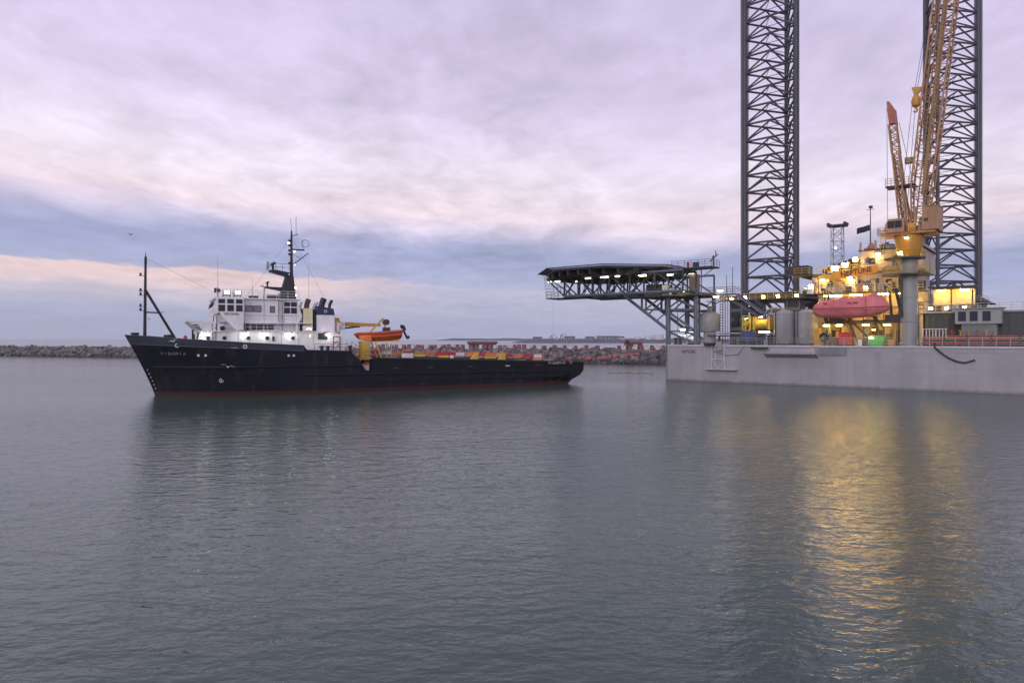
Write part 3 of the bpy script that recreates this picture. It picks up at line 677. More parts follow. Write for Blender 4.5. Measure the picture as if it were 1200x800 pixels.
# foremast
FM = MB().tube((-1.1,0,6.4),(-1.0,0,17.2),.20,.13,n=10).build('foremast', black, ship)
MB().tube((-1.0,0,13.0),(2.5,0,6.6),.17,n=8).tube((-1.05,0,10.3),(.5,0,10.25),.09).tube((.5,0,10.25),(1.0,0,10.35),.03).build('mast_stay', black, FM)
for z in (14.8,12.9,12.4,11.0,10.5): MB().box(-1.75,-1.0,-.12,.12,z-.05,z).tube((-1.55,0,z),(-1.55,0,z+.32),.13,n=8).build('navigation_light', black, FM)
MB().tube((-1.0,0,17.1),(-1.0,0,17.7),.04).box(-1.15,-.85,-.2,.2,16.2,16.9).tube((-.7,0,9.5),(-.55,0,9.5),.08).build('mast_head', black, FM)
for x, y in ((-2.2,-.5),(-1.9,-.7),(-2.4,.4)): MB().lathe([(.16,6.3),(.16,7.55),(.24,7.6),(.24,7.75),(.05,7.8)], (x,y), 10).build('bollard', black, ship, True)
wl = MB().tube((1.6,-1.6,7.0),(1.6,1.6,7.0),.55,n=16).box(1.0,2.2,-1.9,-1.6,6.3,7.5).box(1.0,2.2,1.6,1.9,6.3,7.5).build('windlass', black, ship)
MB().box(4.0,4.35,-4.1,-3.8,6.3,7.6).box(4.0,4.2,-4.1,-3.8,7.6,8.1).build('control_post', black, ship)
MB().lathe([(.2,6.3),(.22,7.2),(.12,7.4),(.02,7.45)], (3.3,-3.7), 12).build('vent_head', redp, ship, True)
door(H1, (4.62,-3.0,6.9), (0,-1,0), (.24,0,.97), .8, 1.5, white)
# bow name, draught marks, hull fittings
def on_hull(u, z, off=.03):
    y = -(half(u,z)+off); x = u+rake(u,z); e = .4
    x2, y2 = u+e+rake(u+e,z), -(half(u+e,z)+off); return Vector((x,y,z)), math.atan2(y2-y, x2-x)
def hull_text(body, u0, du, z, size, m_):
    for i, ch in enumerate(body):
        if ch == ' ': continue
        p, a = on_hull(u0+du*i, z, .05); zb = on_hull(u0+du*i, z-.4, .05)[0]
        tilt = math.atan2((zb.y-p.y), .4)      # flare
        text(hull, ch, p, (R(90)+min(.7,tilt), 0, a), size, m_, ext=.03)
hull_text('VIDOMIA', 2.3, .34, 5.2, .5, mat('letter_worn', (.22,.23,.25), .6, var=.4))
for k in range(6):
    p, a = on_hull(.35, .9+.45*k, .05); text(hull, str(2+k), p, (R(90),0,a), .3, letgrey, 'draught_mark', ext=.03)
for i, ch in enumerate('VIDOMIA  M'):
    if ch != ' ':
        u = 53.3+.47*i; text(ship, ch, (u,-half(u,2.7)+.01,3.35), (R(90),0,math.atan2(half(u,2.7)-half(u+.4,2.7),.4)), .62, letgrey)
for u, z in ((5.6,5.0),(6.3,5.0),(15.2,4.9),(15.8,4.9)):
    p, a = on_hull(u, z, .02); MB().tube(p, p+Vector((0,-.06,0)), .16, n=12).build('hull_fitting', letgrey, hull)
p, a = on_hull(7.5, 1.9, .02); MB().torus(p, .22, .05, 'y').bar(p+Vector((-.2,0,0)), p+Vector((.2,0,0)), .05,.05).bar(p+Vector((0,0,-.2)), p+Vector((0,0,.2)), .05,.05).build('thruster_mark', letgrey, hull)
for u, z in ((10.4,6.05),(3.9,6.2)):
    p, a = on_hull(u, z, .06); MB().torus(p, .2, .07, 'y').build('fairlead', letgrey, hull)
p0, a = on_hull(7.0,5.95,.07); p1, _ = on_hull(9.6,5.9,.07); MB().tube(p0,p1,.04).build('mooring_line', letgrey, hull)
for u in (29,34,40,46,51):
    p, a = on_hull(u, 2.9, .0); MB().box(p.x-.35,p.x+.35,p.y-.05,p.y+.1,3.0,3.12).build('freeing_port', letgrey if u == 46 else darksteel, hull)
# deck crane
DC = MB().lathe([(.55,5.4),(.5,8.2),(.62,8.25),(.62,8.7)], (22.2,-1.0), 16).build('deck_crane', ochre, ship, True)
MB().hexa([(21.6,-1.35,8.6),(22.9,-1.35,8.6),(22.9,-.65,8.6),(21.6,-.65,8.6),(21.9,-1.3,9.9),(22.5,-1.3,9.9),(22.5,-.7,9.9),(21.9,-.7,9.9)]).build('slew_column', ochre, DC)
MB().hexa([(22.0,-1.3,8.75),(28.4,-1.2,8.75),(28.4,-.8,8.75),(22.0,-.7,8.75),(22.0,-1.3,9.35),(28.4,-1.2,9.15),(28.4,-.8,9.15),(22.0,-.7,9.35)]).build('crane_arm', ochre, DC)
MB().tube((21.8,-1,8.3),(25.5,-1,8.75),.13,n=8).build('lift_ram', darksteel, DC)
# rescue boat davit
DV = MB(); 
for y in (-3.4,-1.2):
    DV.bar((26.2,y,4.4),(26.2,y,6.6),.14,.14).bar((27.0,y,6.6),(27.9,y,4.4),.14,.14).bar((29.3,y,4.4),(29.3,y,6.4),.12,.12).bar((25.0,y,4.4),(26.2,y,6.4),.1,.1).bar((25.2,y,6.55),(30.5,y,6.75),.12,.12)
DV.box(24.9,30.5,-3.6,-.9,4.15,4.4)
dv = DV.build('boat_davit', yellow, ship)
MB().box(25.0,26.0,-3.6,-2.2,4.4,6.5).build('davit_winch_house', yellow, dv)
MB().bar((26.5,-2.3,7.8),(28.4,-2.3,9.9),.2,.2).bar((28.4,-2.3,9.9),(28.9,-2.3,8.0),.16,.16).bar((26.6,-1.9,7.9),(28.4,-2.3,9.7),.12,.12).build('davit_frame', yellow, dv)
MB().tube((28.85,-2.7,9.35),(28.85,-1.9,9.35),.42,n=14).build('davit_winch', mat('winch_dark', (.10,.04,.05), .6), dv)
railing(ship, [(25,-5.4,4.4),(30,-5.4,4.4)], .9, .025, 2, 1.2, darksteel)
DKH = MB().box(25.4,30.8,-3.6,3.6,2.35,4.15).build('winch_house', black, ship)
lk = MB().box(25.0,25.5,-5.6,-5.1,2.4,3.5).build('hose_locker', redwhite, ship); MB().box(24.95,25.55,-5.65,-5.05,3.5,3.85).build('locker_lid', redp, lk)
MB().box(24.2,24.6,-5.9,-5.7,3.3,3.6).build('fuse_box', letgrey, ship)
# rescue boat resting on the davit (own thing)
rb = thing('rescue_boat', 'orange rescue boat with outboard motor cradled on the yellow davit of the tug', 'boat', (-44.4,84.85,0), math.atan2(.4618,.887))
m = MB(); ST = [(24.5,.15,7.35,7.6),(25.0,.65,6.95,7.7),(26.0,.95,6.8,7.75),(27.5,1.05,6.75,7.8),(29.2,1.05,6.85,7.95),(30.6,.95,6.95,8.1),(30.9,.9,7.1,8.1)]
for x, hb, zb, zt in ST:
    m.v += [(x,-2.5-hb,zt),(x,-2.5-hb*1.02,(zb+zt)/2),(x,-2.5-hb*.5,zb),(x,-2.5,zb-.08),(x,-2.5+hb*.5,zb),(x,-2.5+hb*1.02,(zb+zt)/2),(x,-2.5+hb,zt)]
for i in range(len(ST)-1):
    for k in range(6): m.f.append((i*7+k,(i+1)*7+k,(i+1)*7+k+1,i*7+k+1))
    m.f.append((i*7+6,(i+1)*7+6,(i+1)*7,i*7))
m.f += [tuple(range(7)), tuple(42+k for k in range(7))[::-1]]
m.build('hull', orange, rb, True)
for sgn in (-1,1): MB().path([(x,-2.5+sgn*hb,zt) for x,hb,_,zt in ST], .2, 10).build('inflatable_collar', orange, rb, True)
MB().hexa([(24.8,-3.45,6.85),(26.4,-3.6,6.75),(26.4,-3.5,6.75),(24.8,-3.3,6.85),(24.75,-3.3,7.5),(26.4,-3.62,7.55),(26.4,-3.5,7.55),(24.75,-3.2,7.5)]).build('bow_panel', brightorange, rb)
om = MB().hexa([(31.0,-2.75,8.5),(31.7,-2.75,8.2),(31.7,-2.25,8.2),(31.0,-2.25,8.5),(30.9,-2.75,9.0),(31.4,-2.75,8.95),(31.4,-2.25,8.95),(30.9,-2.25,9.0)]).bar((31.3,-2.5,8.3),(31.9,-2.5,7.1),.3,.22).build('outboard_motor', black, rb)
MB().tube((31.8,-2.5,7.15),(32.2,-2.5,7.3),.22,n=8).build('propeller', black, om)
MB().box(28.4,29.3,-2.9,-2.1,7.6,8.6).build('console', darksteel, rb)

# ---- small deck gear that breaks up the superstructure
def bit(name, mb_, mt): return mb_.build(name, mt, ship)
for x in (6.6,7.9,9.2,10.6,12.9,14.3,16.4,18.3): MB().box(x-.02,x+.02,-5.018,-4.99,6.2,7.88).build('weld_seam', mat('white_seam', (.40,.39,.43), .6), H1)
for x in (10.05,12.3,14.75): MB().box(x-.02,x+.02,-4.418,-4.39,9.1,11.98).build('weld_seam', MATS['white_seam'], WH)
MB().box(6.9,16.5,-4.43,-4.39,9.95,10.0).build('weld_seam', MATS['white_seam'], WH)
for x in (6.35,6.75): bit('stanchion', MB().tube((x,-4.9,8.0),(x,-4.9,9.8),.05).tube((x,-4.9,9.8),(7.2,-5.0,10.3),.05), darksteel)
bit('ladder', MB().tube((6.2,-5.1,6.3),(6.2,-5.1,8.9),.035).tube((6.65,-5.1,6.3),(6.65,-5.1,8.9),.035).path([(6.2,-5.1,6.6+.28*k) if k % 2 == 0 else (6.65,-5.1,6.6+.28*(k-1)) for k in range(9)], .02, 4), darksteel)
bit('mooring_drum', MB().tube((7.4,-4.9,8.3),(7.4,-4.2,8.3),.3,n=12), black)
bit('side_lamp_box', MB().box(9.9,10.4,-5.2,-4.8,8.05,8.9), black)
bit('fire_station', MB().box(13.2,13.45,-5.12,-5.0,6.7,7.3), darksteel)
bit('vent_cowl', MB().path([(16.3,-4.6,8.0),(16.3,-4.6,8.9),(16.0,-4.6,9.1)], .16, 10), white)
bit('vent_cowl', MB().path([(21.8,-3.6,8.0),(21.8,-3.6,8.8),(22.1,-3.6,9.0)], .16, 10), white)
bit('raft_cradle', MB().tube((17.0,-4.8,8.35),(18.2,-4.8,8.35),.3,n=14).box(17.1,17.2,-5.1,-4.5,8.0,8.3).box(18.0,18.1,-5.1,-4.5,8.0,8.3), white)
for k in range(7): bit('deck_locker', MB().box(22.6+.35*k,22.9+.35*k,-5.4+.3*(k%3),-5.0+.3*(k%3),5.42 if k < 2 else 2.4,(5.9 if k < 2 else 3.6+.25*(k%3))), (ochre, darksteel, redwhite, brownpipe)[k % 4])
bit('cable_frame', MB().bar((23.4,-4.6,2.4),(23.4,-4.6,6.6),.1,.1).bar((24.6,-4.6,2.4),(24.6,-4.6,5.8),.1,.1).bar((23.4,-4.6,6.6),(24.6,-4.6,5.8),.08,.08).bar((23.4,-4.6,4.6),(24.6,-4.6,4.9),.08,.08).bar((24.0,-4.6,2.4),(24.0,-4.6,6.2),.06,.06), ochre)
railing(ship, [(22.6,-5.9,5.42),(23.0,-5.9,5.42),(23.0,5.9,5.42)], .95, .025, 3, .9, white)
for x0,y0,z0,x1,y1,z1 in ((-1.0,0,17.0,6.8,0,13.0),(16.4,0,20.8,22.3,-3,8.5),(16.4,0,20.8,10.2,-4.3,12.3)): MB().tube((x0,y0,z0),(x1,y1,z1),.012,n=4).build('stay_wire', black, ship)
# ================================================================== JACK-UP RIG (local: x along the near side, y away from the camera, deck at z 6)
RL, RZ = Vector((26.5,116,0)), math.atan2(-.6356,.772)
REB = []
def rig(name, label, cat, base, group=None):
    o = thing(name, label, cat, RL, RZ, group); REB.append((o, Vector(base))); return o
RO = rig('jackup_rig', 'grey jack-up drilling rig hull afloat with high flat side', 'rig', (20,20,0))
hullm = bpy.data.materials.new('stained_rig_hull'); hullm.use_nodes = True; t = hullm.node_tree; L = t.links; pb = t.nodes['Principled BSDF']; pb.inputs['Roughness'].default_value = .55
tcn = t.nodes.new('ShaderNodeTexCoord'); sp = t.nodes.new('ShaderNodeSeparateXYZ'); L.new(tcn.outputs['Object'], sp.inputs[0])
def hn(scale, st, det=6, rg=.62):
    mp = t.nodes.new('ShaderNodeMapping'); mp.inputs['Scale'].default_value = st; L.new(tcn.outputs['Object'], mp.inputs[0])
    z_ = t.nodes.new('ShaderNodeTexNoise'); z_.inputs['Scale'].default_value = scale; z_.inputs['Detail'].default_value = det; z_.inputs['Roughness'].default_value = rg; L.new(mp.outputs[0], z_.inputs['Vector']); return z_.outputs['Fac']
def mr_(v, a, c, lo, hi):
    n_ = t.nodes.new('ShaderNodeMapRange'); n_.inputs['From Min'].default_value = a; n_.inputs['From Max'].default_value = c; n_.inputs['To Min'].default_value = lo; n_.inputs['To Max'].default_value = hi; L.new(v, n_.inputs['Value']); return n_.outputs[0]
def mixc(f, a, c):
    n_ = t.nodes.new('ShaderNodeMixRGB'); L.new(f, n_.inputs[0])
    for i_, v_ in ((1, a), (2, c)):
        if isinstance(v_, tuple): n_.inputs[i_].default_value = (*v_, 1)
        else: L.new(v_, n_.inputs[i_])
    return n_.outputs[0]
base_ = mixc(mr_(hn(.3,(1,1,.5)), .35, .65, 0, 1), (.30,.29,.31), (.365,.355,.375))
br = t.nodes.new('ShaderNodeTexBrick'); br.inputs['Scale'].default_value = 1; br.inputs['Brick Width'].default_value = 3.05; br.inputs['Row Height'].default_value = 2.2; br.inputs['Mortar Size'].default_value = .0
br.inputs['Color1'].default_value = (.965,.965,.965,1); br.inputs['Color2'].default_value = (1.025,1.025,1.025,1)
cb_ = t.nodes.new('ShaderNodeCombineXYZ'); L.new(sp.outputs[0], cb_.inputs[0]); L.new(sp.outputs[2], cb_.inputs[1]); L.new(cb_.outputs[0], br.inputs['Vector'])
mu_ = t.nodes.new('ShaderNodeMixRGB'); mu_.blend_type = 'MULTIPLY'; mu_.inputs[0].default_value = 1; L.new(base_, mu_.inputs[1]); L.new(br.outputs[0], mu_.inputs[2])
c2_ = mixc(mr_(hn(1.5,(1.2,1.2,.10),8,.7), .60, .76, 0, .4), mu_.outputs[0], (.215,.165,.145))
c3_ = mixc(mr_(hn(2.2,(.5,.5,.5),6,.7), .69, .76, 0, .5), c2_, (.16,.12,.11))
wl_ = math_node(t, 'ADD', sp.outputs[2], math_node(t, 'MULTIPLY', hn(.9,(1,1,.35),7,.7), -1.1))
c4_ = mixc(mr_(wl_, -.12, -.45, 0, .6), c3_, (.10,.10,.085)); L.new(c4_, pb.inputs['Base Color'])
bq = t.nodes.new('ShaderNodeBump'); bq.inputs['Strength'].default_value = .14; bq.inputs['Distance'].default_value = .08
wv_ = t.nodes.new('ShaderNodeTexWave'); wv_.inputs['Scale'].default_value = .33; wv_.inputs['Distortion'].default_value = 1.2; L.new(tcn.outputs['Object'], wv_.inputs['Vector'])
L.new(math_node(t, 'ADD', math_node(t, 'MULTIPLY', wv_.outputs['Fac'], .4), hn(.8,(1,1,1))), bq.inputs['Height']); L.new(bq.outputs[0], pb.inputs['Normal'])
H = MB().prism([(0,0),(66,0),(66,62),(6,62),(-.75,54),(-.75,.75)], 'z', -1.5, 6.0).build('hull', hullm, RO)
MB().prism([(.3,.4),(65.6,.4),(65.6,61.6),(6.3,61.6),(-.4,53.8),(-.4,.9)], 'z', 6.0, 6.012).build('deck', darksteel, H)
for s in (6.2,16.6,28.1,38.5,49): MB().box(s-.02,s+.02,-.006,.02,-.5,5.98).build('weld_seam', mat('seam', (.24,.23,.25), .6), H)
for z in (3.1,): MB().box(.2,65.5,-.005,.02,z-.015,z+.015).build('weld_seam', MATS['seam'], H)
MB().box(-.05,65.9,-.16,.04,5.78,6.05).build('gunwale', riglight, H)
MB().box(28.1,65.9,-.03,.03,5.2,5.7).build('side_stringer', riggrey, H)
text(H, 'NEPTUNE', (3.75,-.012,4.85), (R(90),0,0), .72, lettdark, ext=.006, bold=.01, sx=.78)
# sponson with shaded underside
MB().hexa([(16.6,-1.5,4.75),(24.2,-1.5,4.75),(24.2,-.01,4.15),(16.6,-.01,4.15),(17.5,-1.5,5.1),(23.6,-1.5,5.1),(23.6,-.01,5.72),(17.5,-.01,5.72)]).build('sponson', riggrey, H)
MB().box(14.4,16.9,-.9,-.17,5.5,5.72).build('fender_shelf', darksteel, H)
MB().box(24.3,28.0,-.22,-.01,4.6,5.75).build('doubler_plate', mat('doubler', (.2,.2,.21), .6), H)
for k in range(14): MB().box(1.6+3.05*k,1.63+3.05*k,-.004,.02,-.5,5.77).build('plate_seam', MATS['seam'], H)
# boarding ladder frame
bl = MB()
bl.tube((8.0,-.45,6.2),(7.9,-.45,2.2),.06).tube((10.0,-.45,6.2),(10.1,-.45,2.2),.06).tube((8.6,-.3,6.0),(8.4,-.3,2.2),.04).tube((7.9,-.45,3.7),(10.1,-.45,3.7),.06)
bl.tube((7.9,-.45,3.7),(9.0,-.45,2.25),.05).tube((10.1,-.45,3.7),(9.0,-.45,2.25),.05).tube((8.2,-.45,5.2),(9.9,-.45,5.5),.04)
blf = bl.build('boarding_ladder', mat('ladder_white', (.6,.6,.62), .5), RO)
MB().box(6.9,12.1,-.95,-.02,2.05,2.17).build('landing_shelf', riglight, blf)
MB().box(8.9,9.6,-.5,-.1,5.1,6.6).build('ladder_winch', tankgrey, blf); MB().box(6.8,8.4,-.9,-.17,5.9,6.35).build('fender_tyre_bar', black, blf)
MB().path([(8.2,-.4,5.0),(10.4,-.2,4.35),(12.2,-.2,4.5),(13.2,-.2,5.9)], .035).build('hanging_rope', darksteel, blf)
# hose over the side
pts = [Vector((38.9+4.5*(i/14)**1.1, -.22, 5.9-2.0*math.sin(min(1,i/11)*math.pi/2)+(.0 if i < 12 else .12*(i-11)))) for i in range(15)]
ho = MB().path([(38.9,.4,6.3),(38.9,-.1,6.25)]+pts, .11, 8).build('supply_hose', black); REB.append((ho, Vector((39,0,0)))); ho.location = RL; ho.rotation_euler = (0,0,RZ)
tag(ho, 'black hose hanging in a loop over the grey hull side', 'hose')
# deck edge railing, in runs
rr_ = rig('guard_rail', 'grey steel guard rail along the near deck edge of the rig', 'railing', (10,.4,6))
for a, c in ((.2,7.6),(10.4,24.2),(24.4,34.0),(36.8,50.0),(50.2,65)):
    railing(rr_, [(a,.25,6.02),(c,.25,6.02)], 1.15, .03, 4, 1.5, tankgrey if a < 24 else mat('rail_pale', (.5,.47,.42), .5), 'rail_run')
# ------------------------------------------------ lattice legs
def leg(cx, cy, angs, label):
    t_ = thing('rig_tower', label, 'rig leg', (cx, cy, 2.0), 0, 'lattice legs of the jack-up rig')
    V = [Vector((5.5*math.cos(R(a)), 5.5*math.sin(R(a)), 0)) for a in angs]; Hh, P, nb = 93, 3.2, 29
    cm = MB().tube((0,0,0),(0,0,Hh),.36,n=14).mesh('chord', legsteel, True)
    rk = MB()
    for sgn in (-1,1):
        rk.box(sgn*.30 if sgn > 0 else -.62, .62 if sgn > 0 else -.30, -.10,.10,0,Hh)
        for k in range(int(Hh/.45)): rk.add([(sgn*.62,-.1,k*.45),(sgn*.62,.1,k*.45),(sgn*.62,.1,k*.45+.3),(sgn*.62,-.1,k*.45+.3),(sgn*.78,-.1,k*.45+.08),(sgn*.78,.1,k*.45+.08),(sgn*.78,.1,k*.45+.2),(sgn*.78,-.1,k*.45+.2)],
                                            [(4,5,6,7),(0,1,5,4),(1,2,6,5),(2,3,7,6),(3,0,4,7)])
    rkm = rk.mesh('rack', legsteel)
    for a, v in zip(angs, V):
        c = put('chord', cm, t_, v); put('rack', rkm, c, (0,0,0), (0,0,R(a)))
    for i in range(3):
        a, b_ = V[i], V[(i+1) % 3]; mid = (a+b_)/2
        hm_ = MB().tube(a, b_, .19, n=8).mesh('horizontal_brace', legsteel, True)
        d1 = MB().tube(a, mid+Vector((0,0,P-.1)), .16, n=8).mesh('diagonal_brace', legsteel, True); d2 = MB().tube(b_, mid+Vector((0,0,P-.1)), .16, n=8).mesh('diagonal_brace', legsteel, True)
        n_ = V[(i+2) % 3]; inner = MB().tube(mid, (b_+n_)/2, .06, n=5).mesh('internal_brace', legsteel, True)
        for k in range(nb):
            z = .6+P*k
            put('horizontal_brace', hm_, t_, (0,0,z)); put('diagonal_brace', d1, t_, (0,0,z)); put('diagonal_brace', d2, t_, (0,0,z)); put('internal_brace', inner, t_, (0,0,z))
    return V
leg(49.4, 128, (168,48,-72), 'tall dark lattice leg rising from the deck beside the helideck')
leg(89.2, 140, (-19,101,-139), 'tall dark lattice leg standing behind the tan pedestal crane')
def to_rig(x, y): 
    dx, dy = x-26.5, y-116; return (dx*.772-dy*.6356, dx*.6356+dy*.772)
# ------------------------------------------------ jack houses
def jackhouse(cx, cy, label, rich):
    s0, t0 = to_rig(cx, cy); J = rig('jack_house', label, 'jack house', (s0,t0,6))
    a, c, d, e = s0-6.3, s0+6.3, t0-6.3, t0+6.3
    for k, (x, y) in enumerate(((a,d),(c-2.4,d),(a,e-2.4),(c-2.4,e-2.4))):
        tw = MB().box(x,x+2.4,y,y+2.4,6.01,14.0).build('jacking_tower', jackgreen, J)
        m = MB()
        for z in (7.5,9.2,10.9,12.6): m.box(x+.3,x+2.1,y-.12,y-.003,z,z+1.1)
        m.build('gear_case', darksteel, tw)
    m = MB()
    for y in (d+.2, e-1.4): m.box(a-.4,c+.4,y,y+1.2,14.0,14.9)
    for x in (a-.4, c-.8): m.box(x,x+1.2,d+1.42,e-1.42,14.0,14.88)
    m.build('top_frame', darksteel, J)
    m = MB()
    for x0, x1 in ((a+2.4,s0),(c-2.4,s0)): m.bar((x0,d+.8,9.0),(x1,d+.8,13.9),.5,.5)
    m.build('knee_brace', darksteel, J)
    MB().box(a-1.2,c+1.2,d-1.2,d+.15,14.0,14.1).box(c+.42,c+1.6,d,e,14.0,14.1).build('walkway', rust_grate, J)
    railing(J, [(a-1.2,d-1.15,14.1),(c+1.2,d-1.15,14.1)], 1.1, .035, 3, 1.1, yellow)
    railing(J, [(a-1.2,d-1.15,14.1),(a-1.2,e,14.1)], 1.1, .035, 3, 1.1, yellow)
    if rich:
        for x in (a+.6,a+3.1,a+6.4,a+9.0,c-.4): lamp(J, (x,d-.5,14.55 if x > a+1 else 14.4), L_sodium, (.5,.25,.4), (0,-.75,-.3))
        # ladder tower on the outer edge
        m = MB(); 
        for x in (a-1.5,a-.5):
            for y in (d-.8,d+.4): m.tube((x,y,6.02),(x,y,15.0),.06)
        for k in range(18): m.tube((a-1.5,d-.8,6.4+.5*k),(a-.5,d-.8,6.4+.5*k),.035,n=4); m.tube((a-1.5,d-.8,6.4+.5*k),(a-.5,d+.4,6.9+.5*k),.03,n=4)
        m.build('ladder_tower', mat('ladder_brown', (.20,.15,.12), .6), J)
        MB().box(a+1.2,a+1.9,d-1.0,d-.15,9.6,11.4).build('control_cabinet', darksteel, J)
    return a, c, d, e
JA = jackhouse(49.4, 128, 'grey green jack house with lit yellow walkway around the leg beside the helideck', True)
jackhouse(89.2, 140, 'grey jack house around the leg behind the tan crane', False)
# ------------------------------------------------ helideck
HD = rig('helideck', 'dark octagonal helideck on a steel truss cantilevered past the rig hull', 'helideck', (1,1,6))
hc, ht, hz = -11.6, 2.1, 19.1
def ring(r, z, n=8, off=22.5): return [Vector((hc+r*math.cos(R(off+360*k/n)), ht+r*math.sin(R(off+360*k/n)), z)) for k in range(n)]
pl = MB().prism([(p.x,p.y) for p in ring(13.0,0)], 'z', hz-.35, hz).build('deck_plate', darksteel, HD)
m = MB()
for i in range(-5,6):
    x = hc+i*2.2; hw = math.sqrt(max(0,12.2**2-(i*2.2)**2)); m.box(x-.12,x+.12,ht-hw,ht+hw,hz-1.25,hz-.36)
for j in (-8,-4,0,4,8):
    hw = math.sqrt(12.2**2-j*j); m.box(hc-hw,hc+hw,ht+j-.11,ht+j+.11,hz-1.2,hz-.37)
m.build('deck_girder', darksteel, pl)
net = MB(); r0, r1 = ring(13.05,hz-.15), ring(14.6,hz+.1)
for k in range(8):
    a0, a1, b0_, b1_ = r0[k], r0[(k+1)%8], r1[k], r1[(k+1)%8]
    net.tube(b0_,b1_,.07)
    for i in range(26): f = i/25; net.tube(a0.lerp(a1,f), b0_.lerp(b1_,f), .03, n=4)
    for f in (.33,.66): net.tube(a0.lerp(b0_,f), a1.lerp(b1_,f), .03, n=4)
net.build('safety_net', black, HD)
# main trusses below the deck
ZT, ZB = hz-1.0, 14.75
TX = [-22.5,-18.5,-15.5,-12.5,-9.0,-5.0,-.3,4.7]
for y in (-4.2, .8, 8.2):
    tr_ = MB().tube((TX[0],y,ZT),(TX[-1],y,ZT),.2,n=8).tube((TX[1],y,ZB),(TX[-1],y,ZB),.24,n=8).build('truss_chord', steelblue, HD, True)
    for i, x in enumerate(TX[1:]):
        MB().tube((x,y,ZB),(x,y,ZT),.15,n=8).build('truss_post', truss, tr_, True)
    for i in range(len(TX)-1):
        z0, z1 = (ZT,ZB) if i % 2 == 0 else (ZB,ZT)
        MB().tube((TX[i],y,z0),(TX[i+1],y,z1),.14,n=8).build('truss_diagonal', truss, tr_, True)
        if 0 < i < 6: MB().tube((TX[i]+.9,y,ZB),(TX[i]+2.0,y,ZT),.09,n=6).build('truss_diagonal', truss, tr_, True)
m = MB()
for x in TX[1:]: m.tube((x,-4.2,ZB),(x,8.2,ZB),.13,n=6)
for x0, x1 in zip(TX[1:], TX[2:]): m.tube((x0,-4.2,ZB),(x1,.8,ZB),.08,n=5); m.tube((x0,.8,ZB),(x1,8.2,ZB),.08,n=5); m.tube((x0,-4.2,ZB),(x1,-4.2,ZB),.06,n=4)
m.build('cross_bracing', truss, HD)
# columns and raking struts
for y in (.8, 8.2):
    for x, r_, zb in ((-.3,.42,3.2 if y < 2 else 6.0),(4.7,.36,6.0)):
        MB().tube((x,y-.1,zb),(x,y-.1,ZB),r_,n=14).build('column', steelblue, HD, True)
    MB().tube((-9.0,y,ZB),(-.5,y,8.6),.27,n=10).tube((-5.6,y,12.2),(-.4,y,11.9),.15,n=8).tube((-4.2,y,11.2),(-.4,y,14.4),.13,n=8).tube((-5.1,y,11.9),(-1.0,y,14.6),.13,n=8).tube((-2.6,y,10.1),(-.4,y,11.8),.11,n=8).build('raking_strut', steelblue, HD, True)
    MB().tube((-5.4,y,12.1),(-5.4,y,ZB),.2,n=8).tube((-4.6,y,11.7),(-4.6,y,ZB),.16,n=8).build('hanger', steelblue, HD, True)
    MB().tube((-.3,y,11.9),(4.7,y,11.9),.24,n=10).tube((-.3,y,14.4),(4.7,y,12.1),.22,n=10).tube((-.3,y,11.6),(4.7,y,8.2),.22,n=10).tube((-.3,y,8.2),(4.7,y,6.3),.2,n=10).tube((-.3,y,8.3),(4.7,y,8.3),.14,n=8).build('frame_brace', steelblue, HD, True)
MB().tube((1.5,.6,14.4),(1.5,.6,8.3),.06).tube((3.4,5,14.4),(3.4,5,6.1),.18,n=8).build('drain_pipe', steelblue, HD)
# access platform below the deck, with hut
MB().box(-6.4,5.9,-.6,9.0,14.2,14.42).build('platform', rust_grate, HD)
railing(HD, [(-5.2,-.55,14.42),(5.9,-.55,14.42)], 1.15, .035, 3, 1.3, steelblue)
eq = MB().box(-4.9,-1.6,1.4,5.0,14.43,16.5).build('equipment_hut', darksteel, HD)
MB().box(-1.2,-.2,.2,1.2,14.43,16.2).box(.0,.7,.4,1.1,14.43,15.6).build('white_locker', white, HD)
MB().box(2.9,4.2,2.0,3.4,14.43,17.9).build('stair_house', mat('stair_brown', (.22,.16,.12), .6), HD)
for k in range(9): MB().box(1.0+.36*k,1.4+.36*k,-.3,.9,14.7+.42*k,14.76+.42*k).build('stair_tread', rust_grate, HD)
MB().bar((.9,-.32,14.6),(4.2,-.32,18.4),.08,.25).build('stair_stringer', darksteel, HD)
MB().box(1.6,8.6,-2.0,1.2,hz-.65,hz-.4).build('side_platform', darksteel, HD); railing(HD, [(1.6,-1.95,hz-.4),(8.6,-1.95,hz-.4),(8.6,1.1,hz-.4)], 1.1, .03, 3, 1.1, darksteel)
MB().tube((6.2,-.5,14.4),(6.2,-.5,hz-.6),.1).tube((6.2,-.5,17.0),(8.3,-.5,hz-.7),.07).build('prop', steelblue, HD)
fm_ = MB().tube((8.3,-.6,hz-.4),(8.3,-.6,hz+1.4),.09).bar((7.7,-.6,hz+.4),(9.0,-.6,hz+1.5),.14,.14).bar((8.7,-.6,hz+1.3),(8.7,-.6,hz+2.1),.1,.1).ball((8.3,-.6,hz+1.1),.2).build('foam_monitor', darksteel, HD)
MB().lathe([(.22,hz-.4),(.22,hz+.5),(.05,hz+.62)], (4.2,-1.2), 10).build('extinguisher', redp, HD); MB().box(5.2,6.0,-1.6,-.9,hz-.4,hz+.4).build('tool_locker', darksteel, HD)
